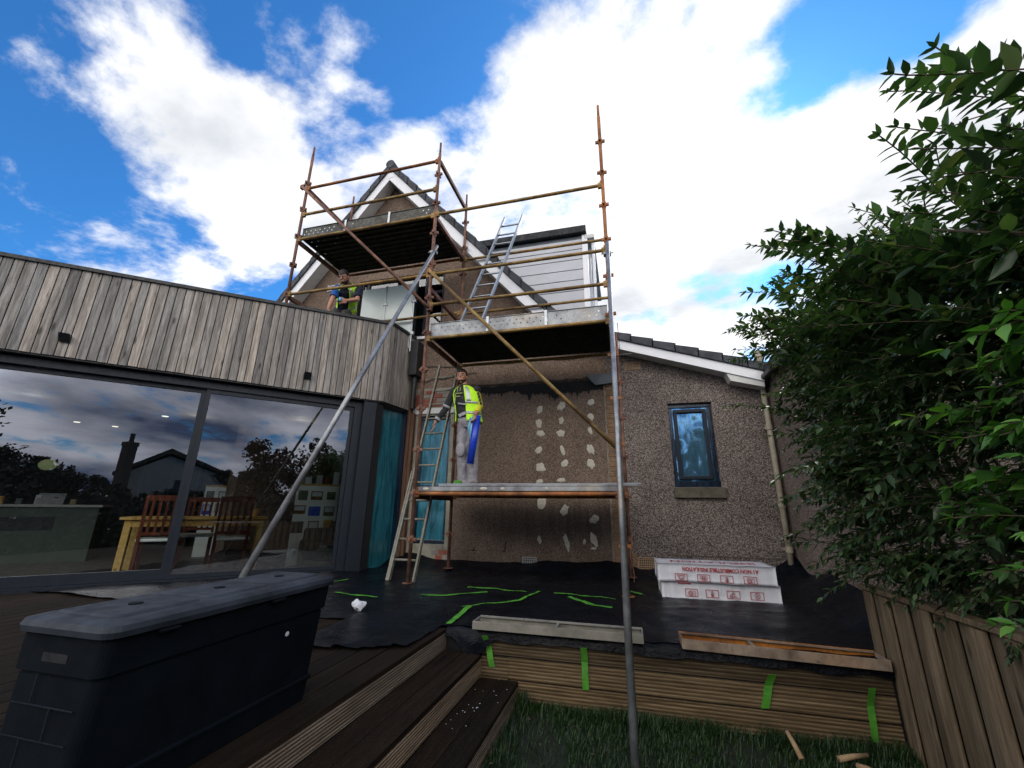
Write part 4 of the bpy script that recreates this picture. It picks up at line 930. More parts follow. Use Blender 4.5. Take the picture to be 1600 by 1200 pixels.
def strip(pts, w, lab, lift=.006):
    b = MB(); P = [V((x, y, 0)) for x, y in pts]; fine = []
    for i in range(len(P) - 1):
        m_ = max(2, int((P[i + 1] - P[i]).length / .05))
        fine += [P[i].lerp(P[i + 1], k / m_) for k in range(m_)]
    fine.append(P[-1]); r_ = random.Random(len(fine))
    for i, p in enumerate(fine):
        d = (fine[min(i + 1, len(fine) - 1)] - fine[max(i - 1, 0)]).normalized(); s_ = V((-d.y, d.x, 0)) * w / 2
        for q in (p - s_, p + s_): b.v.append((q.x, q.y, sheet_z(q.x, q.y) + lift + .007 * abs(nz(q.x, q.y, 1, 14))))
    for i in range(len(fine) - 1): b.f.append((2 * i, 2 * i + 1, 2 * i + 3, 2 * i + 2))
    o = build_raw(b, 'tape_strip', M['tape']); tag(o, lab, 'tape strip', 'green tape strips stuck on the black sheet'); s2 = o.modifiers.new('thick', 'SOLIDIFY'); s2.thickness = .001; return o
strip([(-3.05, 4.22), (-2.55, 4.24)], .04, 'green tape strip just above the crumpled paper, left of the scaffold pole foot')
strip([(-2.16, 4.46), (-1.9, 4.47), (-1.52, 4.74)], .04, 'long green tape strip starting right of the left scaffold pole foot')
strip([(-1.84, 5.0), (-1.13, 4.93)], .04, 'thin green tape strip nearest the house wall, below the air vent')
strip([(-1.0, 5.0), (-1.1, 4.52), (-1.3, 4.28), (-1.54, 4.02)], .035, 'bent green tape strip running diagonally across the middle of the sheet')
strip([(-1.47, 4.06), (-1.44, 3.5)], .05, 'short broad green tape strip left of the grey steel tray')
strip([(-.82, 4.93), (-.17, 4.83)], .03, 'thin green tape strip beside the brick strip foot, left of the grey raking tube')
strip([(-.64, 4.8), (-.35, 4.43), (-.19, 4.40)], .045, 'hooked green tape strip just left of the grey raking tube')
strip([(-3.5, 4.78), (-3.46, 5.03)], .03, 'small green tape piece behind the far end of the storage box')
strip([(-.02, 5.30), (.10, 5.2)], .04, 'small green tape piece between the grey raking tube and the insulation packs')
def hang(x, z1, z0, w, dx, lab):
    b = MB(); n = 8
    for i in range(n + 1):
        f = i / n; xx = x + dx * f; z = z1 + (z0 - z1) * f; y = 3.385 + .052 * min(1, f * 2.5) + .004 * math.sin(f * 7)
        b.v += [(xx - w / 2, y, z), (xx + w / 2, y + .004, z + .004)]
    for i in range(n): b.f.append((2 * i, 2 * i + 1, 2 * i + 3, 2 * i + 2))
    o = build_raw(b, 'tape_strip', M['tape']); tag(o, lab, 'tape strip', 'green tape strips holding the sheet to the deck face'); s2 = o.modifiers.new('thick', 'SOLIDIFY'); s2.thickness = .001
hang(-1.10, .44, .22, .045, .05, 'green tape strip on the deck face under the left half of the grey tray')
hang(-.36, .42, .145, .045, .0, 'straight green tape strip on the deck face just left of the grey raking tube')
hang(.83, .37, .16, .05, -.06, 'green tape strip on the deck face below the middle of the rusty tray')
hang(1.36, .35, .05, .04, -.02, 'faint green tape strip on the deck face beside the fence')

# upturned steel trays on the deck edge
def tray(name, label, x0, x1, y0, y1, z0, h, mout, minn, ribs, dz=0.):
    t = thing(name, label, 'steel tray', ((x0 + x1) / 2, (y0 + y1) / 2, z0))
    def bx(nm, a0, a1, b0, b1, c0, c1, mt, **k):
        b = MB(); b.hexa([(a0, b0), (a1, b0), (a1, b1), (a0, b1)], [c0 + dz * (q - x0) for q in (a0, a1, a1, a0)], [c1 + dz * (q - x0) for q in (a0, a1, a1, a0)]); return part(b, nm, mt, t, **k)
    bx('base', x0 + .004, x1 - .004, y0 + .02, y1 - .013, z0, z0 + .006, M['board_dark'])
    bx('side', x0, x1, y0, y0 + .012, z0 + .0062, z0 + h, mout, bevel=.002); bx('side', x0, x1, y1 - .012, y1, z0 + .0062, z0 + h, minn if minn is M['rustbright'] else mout, bevel=.002)
    bx('lip', x0 + .002, x1 - .002, y1 - .035, y1 - .0125, z0 + h - .008, z0 + h - .002, mout)
    bx('end', x0 + .0005, x0 + .01, y0 + .0125, y1 - .036, z0 + .0063, z0 + h - .002, mout); bx('end', x1 - .01, x1 - .0005, y0 + .0125, y1 - .036, z0 + .0063, z0 + h - .002, mout)
    for f in ribs: xx = x0 + (x1 - x0) * f; bx('rib', xx, xx + .02, y0 + .0125, y1 - .036, z0 + h - .022, z0 + h - .006, mout)
    return t
tray('steel_tray', 'grey upturned steel scaffold board lying on the deck edge left of the raking tube', -1.19, .055, 3.36, 3.56, .478, .062, M['concrete'], M['board_dark'], (.5,))
tray('steel_tray', 'brown rusty upturned steel scaffold board lying on the deck edge by the fence', .30, 1.475, 3.36, 3.56, .470, .066, M['rustboard'], M['rustbright'], (.37,), -.02)

# insulation packs
def pack(label, x0, x1, y0, y1, z0, z1, seed, textz):
    t = thing('insulation_pack', label, 'insulation pack', ((x0 + x1) / 2, (y0 + y1) / 2, z0), 'wrapped insulation packs stacked on the sheet')
    b = MB(); nx_, nz_ = 40, 9; ny_ = 14
    def wob(x, y, z): return .006 * nz(x, y + seed, z, 7) + .003 * nz(x, y + seed, z, 19)
    def grid(fn, nu, nv):
        o_ = len(b.v)
        for j in range(nv + 1):
            for i in range(nu + 1): b.v.append(fn(i / nu, j / nv))
        for j in range(nv):
            for i in range(nu): a = o_ + j * (nu + 1) + i; b.f.append((a, a + 1, a + nu + 2, a + nu + 1))
    dx, dy, dz = x1 - x0, y1 - y0, z1 - z0
    def sq(x, y, z):   # round the pack's edges and wobble its faces
        cx_, cy_, cz_ = (x0 + x1) / 2, (y0 + y1) / 2, (z0 + z1) / 2
        r = .03; ex = max(0, abs(x - cx_) - dx / 2 + r); ey = max(0, abs(y - cy_) - dy / 2 + r); ez = max(0, abs(z - cz_) - dz / 2 + r)
        l = math.sqrt(ex * ex + ey * ey + ez * ez)
        if l > r: k = r / l; x += math.copysign(ex * (k - 1), x - cx_); y += math.copysign(ey * (k - 1), y - cy_); z += math.copysign(ez * (k - 1), z - cz_)
        w_ = wob(x, y, z); return (x + w_ * .6, y + w_ * .8, z + w_)
    grid(lambda u, v: sq(x0 + dx * u, y0, z0 + dz * v), nx_, nz_); grid(lambda u, v: sq(x0 + dx * u, y1, z0 + dz * v), nx_, nz_)
    grid(lambda u, v: sq(x0 + dx * u, y0 + dy * v, z1), nx_, ny_); grid(lambda u, v: sq(x0 + dx * u, y0 + dy * v, z0), nx_, ny_)
    grid(lambda u, v: sq(x1, y0 + dy * u, z0 + dz * v), ny_, nz_); grid(lambda u, v: sq(x0, y0 + dy * u, z0 + dz * v), ny_, nz_)
    me_o = part(b, 'wrapping', M['wrap'], t, smooth=True)
    bm = bmesh.new(); bm.from_mesh(me_o.data); bmesh.ops.remove_doubles(bm, verts=bm.verts, dist=.0005); bm.to_mesh(me_o.data); bm.free()
    return t
pa = pack('lower white wrapped insulation pack resting on the black sheet', .315, 1.43, 5.145, 5.63, .475, .632, 0, 0)
pb = pack('upper white wrapped insulation pack with red lettering, on top of another', .285, 1.405, 5.12, 5.58, .648, .81, 5, 0)
def text_part(body, loc, size, rx, rz, mat, parent, rot180=False, ext=.0006, sx=1., bold=0.):
    cu = bpy.data.curves.new('lettering', 'FONT'); cu.body = body; cu.size = size; cu.align_x = 'CENTER'; cu.align_y = 'CENTER'; cu.extrude = ext; cu.offset = bold; cu.resolution_u = 2
    o = bpy.data.objects.new('tmp', cu); C.objects.link(o); dg = bpy.context.evaluated_depsgraph_get()
    me = bpy.data.meshes.new_from_object(o.evaluated_get(dg)); bpy.data.objects.remove(o)
    Mx = Matrix.Translation(loc) @ Matrix.Rotation(rz, 4, 'Z') @ Matrix.Rotation(rx, 4, 'X') @ (Matrix.Rotation(math.pi, 4, 'Z') if rot180 else Matrix.Identity(4)) @ Matrix.Diagonal((sx, 1, 1, 1))
    me.transform(Mx); me.materials.clear(); me.materials.append(mat); ob = bpy.data.objects.new('lettering', me); C.objects.link(ob)
    if parent:
        ob.parent = parent; ob.matrix_parent_inverse = Matrix.Translation(parent.location).inverted() if parent.type == 'EMPTY' else Matrix.Identity(4)
    return ob
yf = 5.108
text_part('A1 NON COMBUSTIBLE INSULATION', (.89, yf - .002, .770), .052, R(90), 0, M['red'], pb, True, sx=.84, bold=.0016)
text_part('INSULATION', (.86, 5.36, .819), .15, 0, 0, M['red'], pb, True, sx=1.0, bold=.003)
def icon_frame(b, x0, x1, z0, z1, y, t=.0055):
    b.box(x0, x1, y - .001, y, z0, z0 + t); b.box(x0, x1, y - .001, y, z1 - t, z1); b.box(x0, x0 + t, y - .001, y, z0 + t, z1 - t); b.box(x1 - t, x1, y - .001, y, z0 + t, z1 - t)
def ring(b, x, z, r, y, t=.0055, a0=0, a1=6.283, n=16):
    pts = [(x + r * math.cos(a0 + (a1 - a0) * i / n), y - .0005, z + r * math.sin(a0 + (a1 - a0) * i / n)) for i in range(n + 1)]; b.tube(pts, t / 2, 4)
def stroke(b, pts, y, t=.0055): b.tube([(x, y - .0005, z) for x, z in pts], t / 2, 4)
def icons(parent, xs_, z0, z1, y, kinds):
    for x, kd in zip(xs_, kinds):
        b = MB(); w_ = .062; zc_ = (z0 + z1) / 2; icon_frame(b, x - w_, x + w_, z0, z1, y)
        if kd == 'drop': ring(b, x, zc_ - .002, .02, y); stroke(b, [(x - .04, zc_ + .02), (x - .02, zc_ - .01), (x + .02, zc_ - .01), (x + .04, zc_ + .02), (x - .04, zc_ + .02)], y)
        if kd == 'leaf':
            for k in (-1, 0, 1): ring(b, x + k * .02, zc_ + .004, .014, y)
            stroke(b, [(x - .03, zc_ - .005), (x, zc_ - .025), (x + .03, zc_ - .005)], y)
        if kd == 'thermo': ring(b, x, zc_ - .012, .013, y); ring(b, x, zc_ - .012, .006, y); stroke(b, [(x - .007, zc_), (x - .007, zc_ + .022), (x + .007, zc_ + .022), (x + .007, zc_)], y)
        if kd == 'sound': ring(b, x - .01, zc_ - .004, .022, y); ring(b, x - .01, zc_ - .004, .011, y); stroke(b, [(x + .012, zc_ - .02), (x + .035, zc_ - .028), (x + .035, zc_ + .02), (x + .012, zc_ + .012)], y)
        if kd == 'tent': stroke(b, [(x - .04, zc_ - .02), (x, zc_ + .025), (x + .04, zc_ - .02), (x - .04, zc_ - .02)], y); stroke(b, [(x - .015, zc_ - .02), (x, zc_ + .025), (x + .015, zc_ - .02)], y)
        if kd == 'heart': ring(b, x, zc_ - .0, .024, y); stroke(b, [(x - .01, zc_ + .004), (x, zc_ - .01), (x + .01, zc_ + .004), (x, zc_), (x - .01, zc_ + .004)], y)
        part(b, 'pictogram', M['red'], parent)
icons(pb, (.51, .73, .95, 1.17), .650, .722, yf, ('drop', 'leaf', 'thermo', 'sound'))
icons(pa, (.60, .80, 1.0, 1.22), .500, .575, yf + .028, ('sound', 'thermo', 'tent', 'heart'))
b = MB(); b.box(.47, .60, yf + .026, yf + .0265, .619, .630); part(b, 'red_label', M['red'], pa)

# crumpled paper
b = MB(); b.ell((-2.35, 3.62, .525), .062, .05, .045, 26, 18)
b.v = [((x + .028 * nz(x, y, z, 17) + .012 * nz(z, x, y, 40)), y + .028 * nz(y, z, x, 17), z + .028 * nz(z, x, y, 19) + .014 * nz(x, y, z, 45)) for x, y, z in b.v]
tag(part(b, 'crumpled_paper', M['paper'], None), 'crumpled ball of white paper lying on the black sheet', 'paper')
# cut sticks and leaves on the lawn
for i, (x, y, a, l, lab) in enumerate(((.86, 3.16, 1.9, .10, 'stubby cut stick pointing up from the lawn, leftmost of the cut pieces'), (1.06, 3.22, .2, .16, 'longest cut stick lying flat on the lawn beside the fence'), (1.13, 3.17, -.9, .1, 'short cut stick crossing the longer one on the lawn'))):
    b = MB(); d = V((math.cos(a), math.sin(a), .15 if i else .9)) * l; b.tube([(x, y, .035), V((x, y, .035)) + d * .5 + V((0, 0, .004)), V((x, y, .035)) + d], [.016, .014, .011], 8); tag(part(b, 'cut_stick', M['stick'], None, smooth=True), lab, 'stick', 'cut sticks on the lawn')

b = MB(); rr_ = random.Random(12)
for k in range(34):
    x, y = rr_.uniform(-.8, 1.5), rr_.uniform(2.6, 3.4); a = rr_.uniform(0, 6.3); l = rr_.uniform(.008, .022); zc_ = rr_.uniform(.02, .045)
    b.add([(x, y, zc_), (x + l * math.cos(a + .5), y + l * math.sin(a + .5), zc_ + .004), (x + 1.6 * l * math.cos(a), y + 1.6 * l * math.sin(a), zc_), (x + l * math.cos(a - .5), y + l * math.sin(a - .5), zc_ + .003)], [(0, 1, 2, 3)])
o = build_raw(b, 'fallen_leaves', M['twig']); o['label'] = 'small dry leaves and clippings scattered on the lawn'; o['kind'] = 'stuff'
b = MB()
for k in range(60):
    x, y = rr_.choice(((-1.0, 3.3), (-1.25, 3.1), (-1.05, 2.9), (-2.2, 3.2), (.6, 4.2))); x += rr_.gauss(0, .09); y += rr_.gauss(0, .12)
    if not (-1.12 < x < -.87 and y < 3.42): continue
    b.ell((x, y, .153), rr_.uniform(.002, .005), .003, .002, 6, 4)
o = build_raw(b, 'gravel_crumbs', M['paper']); o['label'] = 'tiny white render crumbs scattered on the lowest step'; o['kind'] = 'stuff'

# ------------------------------------------------------------------ storage box
sb = thing('storage_box', 'long dark grey resin garden storage box standing on the deck', 'storage box', (-1.8, 1.6, DZ))
def rrect(x0, x1, y0, y1, r, z, n=5):
    pts = []
    for (cx_, cy_, a0) in ((x1 - r, y1 - r, 0), (x0 + r, y1 - r, 90), (x0 + r, y0 + r, 180), (x1 - r, y0 + r, 270)):
        for k in range(n + 1): a = R(a0 + 90 * k / n); pts.append((cx_ + r * math.cos(a), cy_ + r * math.sin(a), z))
    return pts
BX0, BX1, BY0, BY1 = -1.94, -1.535, 1.07, 2.11; TZ = 1.0
def boxring(z, ins=0.): 
    k = (TZ - z) / (TZ - DZ) * -.0 + ins; tp = .045 * (TZ - z) / (TZ - DZ)
    return rrect(BX0 + k - .0 + tp * .3, BX1 - k - tp, BY0 + k + 0 - .02 * (TZ - z) , BY1 - k - tp * .6, .035, z)
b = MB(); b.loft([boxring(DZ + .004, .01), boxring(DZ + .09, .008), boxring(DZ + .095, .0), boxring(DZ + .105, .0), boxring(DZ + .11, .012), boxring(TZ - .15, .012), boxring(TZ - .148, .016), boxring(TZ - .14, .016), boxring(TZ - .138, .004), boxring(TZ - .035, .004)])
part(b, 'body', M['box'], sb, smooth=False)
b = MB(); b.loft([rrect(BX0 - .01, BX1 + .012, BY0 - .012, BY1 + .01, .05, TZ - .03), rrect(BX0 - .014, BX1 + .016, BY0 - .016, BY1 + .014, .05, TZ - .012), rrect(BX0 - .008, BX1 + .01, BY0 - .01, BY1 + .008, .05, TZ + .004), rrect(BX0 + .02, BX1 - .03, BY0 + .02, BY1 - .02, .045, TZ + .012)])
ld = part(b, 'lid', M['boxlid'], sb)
for k in range(3):
    ya_ = BY0 + .05 + k * .335
    b = MB(); b.loft([rrect(BX0 + .05, BX1 - .07, ya_, ya_ + .3, .03, TZ + .0125), rrect(BX0 + .058, BX1 - .078, ya_ + .008, ya_ + .292, .03, TZ + .019)]); part(b, 'lid_panel', M['boxlid'], ld)
    b = MB(); b.tube([(BX0 + .2, ya_ + .15, TZ + .0195), (BX0 + .2, ya_ + .15, TZ + .022)], .022, 16); part(b, 'lid_boss', M['box'], ld)
for yy in (BY0 + .14, BY1 - .42): b = MB(); b.box(BX1 + .0, BX1 + .018, yy, yy + .07, TZ - .046, TZ - .034); part(b, 'catch', M['box'], sb, bevel=.004)
b = MB(); b.box(-1.80, -1.69, BY0 + .0005, BY0 + .006, TZ - .108, TZ - .084); part(b, 'handle_recess', M['black'], sb)
b = MB()
for k in range(3): zz = TZ - .14 - .085 * (k + 1); b.box(-1.88, -1.61, BY0 + .008 - .02 * (TZ - zz), BY0 + .0, zz, zz + .003)
for k in range(3): zz = TZ - .14 - .085 * (k + 1); b.box(-1.80 + .09 * (k % 2), -1.797 + .09 * (k % 2), BY0 + .008 - .02 * (TZ - zz), BY0 + .0, zz + .005, zz + .083)
part(b, 'end_grooves', M['anth'], sb)
b = MB(); b.ell((-1.541 - .005, 1.83, .80), .002, .012, .01, 8, 6); part(b, 'bird_dropping', M['paper'], sb)

# ------------------------------------------------------------------ people
def dirv(a, b_): return (V(b_) - V(a)).normalized()
def human(name, label, J, hd, up, cat='person', hairmat=None, beard=True):
    """J: joints in world space; the whole body is fused into one surface by a voxel remesh"""
    t = thing(name, label, cat, J['base'])
    b = MB(); T = lambda pts, rs, n=12: b.tube(pts, rs, n)
    for s_ in 'LR':
        T([J['sho' + s_], J['sho' + s_].lerp(J['elb' + s_], .5), J['elb' + s_]], [.050, .046, .037]); T([J['elb' + s_], J['elb' + s_].lerp(J['wri' + s_], .35), J['wri' + s_]], [.037, .039, .025])
        for k_, r_ in (('sho', .055), ('elb', .038)): b.ell(J[k_ + s_], r_, r_, r_, 10, 8)
        T([J['hip' + s_], J['kne' + s_]], [.085, .053]); T([J['kne' + s_], J['kne' + s_].lerp(J['ank' + s_], .3), J['ank' + s_]], [.053, .056, .036]); b.ell(J['kne' + s_], .055, .055, .055, 10, 8)
        T([J['ank' + s_], J['ank' + s_] + J['foot' + s_].normalized() * .12 - V((0, 0, .055))], [.036, .024])
        hd_ = J['hand' + s_].normalized(); sd_ = J['palm' + s_].normalized(); sd_ = (sd_ - hd_ * sd_.dot(hd_)).normalized(); nn_ = hd_.cross(sd_)
        w0 = J['wri' + s_]; b.obox(w0 + hd_ * .048, hd_ * .047, sd_ * .038, nn_ * .013); cur = J.get('curl' + s_, .35)
        for k, ln in enumerate((.075, .083, .077, .06)):
            p = w0 + hd_ * .09 + sd_ * (.028 - .0187 * k); d = hd_.copy(); pts = [p]
            for q in range(3): d = (d * math.cos(cur) + nn_ * math.sin(cur)).normalized(); p = p + d * ln * (.45, .32, .25)[q]; pts.append(p)
            T(pts, [.0095, .009, .0085, .0065], 6)
        p = w0 + hd_ * .03 + sd_ * .032; d = (hd_ * .6 + sd_ * .7 + nn_ * .3).normalized(); T([p, p + d * .035, p + d * .04 + (d + nn_ * .5 + hd_ * .4).normalized() * .028], [.012, .0105, .008], 6)
    pe, ch, nk = J['pelvis'], J['chest'], J['neck']
    sx_ = (J['shoR'] - J['shoL']).normalized(); ax_ = (nk - pe).normalized(); fy = ax_.cross(sx_).normalized(); 
    if fy.dot(hd['face']) < 0: fy = -fy
    def ringp(c, a, bb, n=20): return [c + sx_ * a * math.cos(q * 2 * math.pi / n) + fy * bb * math.sin(q * 2 * math.pi / n) for q in range(n)]
    hx = (J['hipR'] - J['hipL']).normalized()
    tor = [(pe - ax_ * .06, .15, .105), (pe + ax_ * .02, .165, .115), (pe.lerp(ch, .45), .148, .105), (ch, .172, .118), (ch.lerp(nk, .55), .178, .105), (ch.lerp(nk, .85), .11, .075), (nk, .06, .06)]
    b.loft([ringp(*q) for q in tor])
    fz_, hu = hd['face'].normalized(), hd['up'].normalized(); hs = hu.cross(fz_).normalized(); fz_ = hs.cross(hu).normalized(); hc = hd['c']
    T([nk - ax_ * .03, hc - hu * .05 - fz_ * .01], [.06, .053]); B3 = Matrix((hs, fz_, hu)).transposed()
    def H(x, y, z): return hc + hs * x + fz_ * y + hu * z
    b.ell(H(0, -.008, .025), .076, .095, .098, 18, 14, B3); b.ell(H(0, .012, -.045), .058, .075, .072, 16, 12, B3); b.ell(H(0, .05, -.082), .030, .028, .026, 10, 8, B3)
    b.ell(H(0, .055, .035), .055, .035, .022, 12, 8, B3)                                    # brow
    T([H(0, .083, .022), H(0, .104, -.014), H(0, .094, -.024)], [.009, .014, .012], 8); b.ell(H(0, .082, -.052), .024, .012, .006, 10, 6, B3); b.ell(H(0, .080, -.063), .021, .012, .006, 10, 6, B3)
    for q in (-1, 1): b.ell(H(q * .078, -.005, -.008), .010, .020, .031, 8, 8, B3); b.ell(H(q * .042, .066, -.022), .018, .015, .014, 8, 6, B3)
    body = b.build('body', M['skin'], t); rm = body.modifiers.new('fuse', 'REMESH'); rm.mode = 'VOXEL'; rm.voxel_size = .0055; rm.use_smooth_shade = True
    sm = body.modifiers.new('smooth', 'SMOOTH'); sm.iterations = 2; sm.factor = .5
    for q in (-1, 1):
        e = MB(); e.ell(H(q * .030, .079, .006), .011, .009, .007, 10, 8, B3); ey = part(e, 'eye', M['paper'], t, smooth=True); e = MB(); e.ell(H(q * .030, .0865, .006), .005, .003, .005, 8, 6, B3); part(e, 'iris', M['hair'], ey, smooth=True)
        e = MB(); e.ell(H(q * .032, .088, .028), .020, .006, .0045, 8, 6, B3, ); part(e, 'eyebrow', M['hair'], t, smooth=True)
    e = MB(); nu, nv = 26, 16
    for j in range(nv + 1):       # hair cap, cut round the face
        th = math.pi / 2 - j / nv * 1.75
        for i in range(nu):
            a = 2 * math.pi * i / nu; front = math.sin(a)
            lim = .40 if front > .35 else (-.1 if front > -.2 else -.9)
            tt = max(th, lim + .12 * nz(i, 0, 0, 1.3)); r = 1.085 + .05 * nz(math.cos(a) * 2, math.sin(a) * 2, tt * 2, 2.5)
            e.v.append(tuple(H(.077 * r * math.cos(tt) * math.cos(a), -.008 + .096 * r * math.cos(tt) * math.sin(a), .027 + .100 * r * math.sin(tt))))
    for j in range(nv):
        for i in range(nu): a = j * nu + i; c = j * nu + (i + 1) % nu; e.f.append((a, c, c + nu, a + nu))
    h = part(e, 'hair', hairmat or M['hair'], t, smooth=True); so_ = h.modifiers.new('s', 'SOLIDIFY'); so_.thickness = .008
    if beard:
        e = MB(); n = 21; rows = 8
        for j in range(rows + 1):
            th = -.02 - 1.0 * j / rows
            for i in range(n):
                a = math.pi * (-.06 + 1.12 * i / (n - 1)); fr_ = max(0, math.sin(a)); tt = min(th, -.02 - .34 * (fr_ > .55) * (j < 3) * (1 - j / 3)); k_ = 1.035
                e.v.append(tuple(H(.061 * k_ * math.cos(tt) * math.cos(a), .010 + .077 * k_ * math.cos(tt) * math.sin(a), -.043 + .076 * k_ * math.sin(tt))))
        for j in range(rows):
            for i in range(n - 1): a = j * n + i; e.f.append((a, a + 1, a + n + 1, a + n))
        be = part(e, 'beard', M['beard'], t, smooth=True); so_ = be.modifiers.new('s', 'SOLIDIFY'); so_.thickness = .005
    return t, dict(ring=ringp, ax=ax_, sx=sx_, fy=fy, H=H)
def fused(b, name, mat, t, vox=.008, disp=.012, seed=0):
    o = b.build(name, mat, t); rm = o.modifiers.new('fuse', 'REMESH'); rm.mode = 'VOXEL'; rm.voxel_size = vox; rm.use_smooth_shade = True
    if disp:
        tx = bpy.data.textures.new(name + '_folds', 'CLOUDS'); tx.noise_scale = .085; tx.noise_depth = 2
        dm_ = o.modifiers.new('folds', 'DISPLACE'); dm_.texture = tx; dm_.strength = disp * 2.2; dm_.mid_level = .5; dm_.texture_coords = 'LOCAL'
    sm = o.modifiers.new('smooth', 'SMOOTH'); sm.iterations = 1; return o
def trousers(J, t, mat, fr):
    b = MB(); r_ = fr['ring']; pe = J['pelvis']; ax_ = fr['ax']
    b.loft([r_(pe - ax_ * .09, .14, .11), r_(pe, .168, .13), r_(pe + ax_ * .10, .158, .122)])
    for s_ in 'LR':
        k, a_, h_ = J['kne' + s_], J['ank' + s_], J['hip' + s_]
        b.tube([h_, h_.lerp(k, .5), k, k.lerp(a_, .5), a_, a_ - V((0, 0, .045))], [.094, .086, .075, .072, .070, .078], 14)
    return fused(b, 'trousers', mat, t, .008, .013)
def sleeve(J, t, mat, s_, end=.93, name='sleeve', extra=.014, part_from=0.):
    b = MB(); S, E_, W_ = J['sho' + s_], J['elb' + s_], J['wri' + s_]
    if end > 1: pass
    pts = [S, S.lerp(E_, .5), E_, E_.lerp(W_, .45), E_.lerp(W_, end)] if end > .5 else [S, S.lerp(E_, .45), S.lerp(E_, .8)]
    rs = [.058, .053, .046, .044, .038] if end > .5 else [.066, .064, .066]
    b.tube(pts, rs, 14); b.ell(S, .062, .062, .062, 12, 8); return fused(b, name, mat, t, .0075, .009)
def shirt(J, t, mat, fr):
    b = MB(); r_ = fr['ring']; pe, ch, nk, ax_ = J['pelvis'], J['chest'], J['neck'], fr['ax']
    b.loft([r_(pe + ax_ * .05, .17, .128), r_(pe.lerp(ch, .5), .166, .124), r_(ch, .188, .134), r_(ch.lerp(nk, .55), .192, .118), r_(ch.lerp(nk, .85), .12, .086), r_(ch.lerp(nk, 1.08), .066, .066)]); return fused(b, 'shirt', mat, t, .008, .010)
def vest(J, t, fr, gap=(.30, .75)):
    """open fronted waistcoat: shell from one front edge round the back to the other; gap = right and left front edges (fraction of the half front)"""
    sx_, fy, ax_ = fr['sx'], fr['fy'], fr['ax']; pe, ch, nk = J['pelvis'], J['chest'], J['neck']
    prof = [(pe + ax_ * .0, .205, .158), (pe + ax_ * .08, .196, .150), (pe.lerp(ch, .5), .190, .144), (ch.lerp(pe, .15), .202, .148), (ch, .206, .150), (ch.lerp(nk, .45), .200, .138), (ch.lerp(nk, .75), .165, .112), (ch.lerp(nk, .98), .098, .088)]
    n = 48
    def shell(z0, z1, off, a0, a1, rows=12):
        e = MB(); k = len(prof) - 1
        for j in range(rows + 1):
            f = (z0 + (z1 - z0) * j / rows) * k; i0 = min(int(f), k - 1); u = f - i0; c = prof[i0][0].lerp(prof[i0 + 1][0], u); A = prof[i0][1] * (1 - u) + prof[i0 + 1][1] * u + off; B_ = prof[i0][2] * (1 - u) + prof[i0 + 1][2] * u + off
            for i in range(n + 1):
                a = a0 + (a1 - a0) * i / n; w_ = 1 + .02 * nz(a * 2, j * .3, 0, 2)
                e.v.append(tuple(c + sx_ * A * w_ * math.cos(a) + fy * B_ * w_ * math.sin(a)))
        for j in range(rows):
            for i in range(n): q = j * (n + 1) + i; e.f.append((q, q + 1, q + n + 2, q + n + 1))
        return e
    a0, a1 = math.pi / 2 + gap[1], math.pi / 2 - gap[0] + 2 * math.pi     # angle pi/2 is the front centre
    o = part(shell(0, 1, 0, a0, a1, 20), 'hi_vis_vest', M['hiviz'], t, smooth=True); s_ = o.modifiers.new('s', 'SOLIDIFY'); s_.thickness = .006
    for (z0, z1) in ((.18, .245), (.40, .465)):
        e = part(shell(z0, z1, .0035, a0 + .01, a1 - .01, 2), 'reflective_band', M['reflect'], o, smooth=True); s_ = e.modifiers.new('s', 'SOLIDIFY'); s_.thickness = .002
    for (b0, b1) in ((math.pi / 2 - gap[0] - .42, math.pi / 2 - gap[0] - .12),):
        e = part(shell(.467, .93, .004, b0, b1, 6), 'reflective_band', M['reflect'], o, smooth=True); s_ = e.modifiers.new('s', 'SOLIDIFY'); s_.thickness = .002
    return o
def boots(J, t, mat):
    for s_ in 'LR':
        a_ = J['ank' + s_]; f = J['foot' + s_].normalized(); b = MB(); zb = a_.z - .085
        b.tube([a_ - V((0, 0, .05)) - f * .05, a_ - V((0, 0, .05)) + f * .06, a_ - V((0, 0, .055)) + f * .17], [.050, .050, .038], 12); b.tube([a_ + V((0, 0, .02)), a_ - V((0, 0, .04))], [.048, .048], 12)
        fused(b, 'boot', mat, t, .007, 0)
# workman standing on the lowest platform
FZ = 1.63; ox, oy = -2.09, 5.50
def Q(x, y, z): return V((ox + x, oy + y, FZ + z))
J = dict(base=Q(0, 0, 0), hipL=Q(-.085, 0, .86), hipR=Q(.07, 0, .86), kneL=Q(-.078, -.03, .47), kneR=Q(.075, -.03, .47), ankL=Q(-.075, .0, .09), ankR=Q(.075, .0, .09), footL=V((-.25, -1, 0)), footR=V((.35, -1, 0)),
         pelvis=Q(-.01, 0, .90), chest=Q(-.05, -.005, 1.22), neck=Q(-.095, -.01, 1.44), shoL=Q(-.265, 0, 1.375), shoR=Q(.075, -.0, 1.365), elbL=Q(-.375, -.03, 1.10), wriL=Q(-.475, -.13, .90), elbR=Q(.155, -.02, 1.12), wriR=Q(.165, -.205, .985),
         handL=V((-.12, -.15, -1)), palmL=V((.5, -1, 0)), handR=V((0, -.25, -1)), palmR=V((.2, -1, 0)), curlL=.25, curlR=.6)
t, fr = human('person', 'workman in open hi-vis vest and grey trousers standing on the lowest platform', J, dict(c=Q(-.14, -.03, 1.575), face=V((.12, -1, -.10)), up=V((-.06, 0, 1))), None)
tr = trousers(J, t, M['trouser'], fr); boots(J, t, M['boot'])
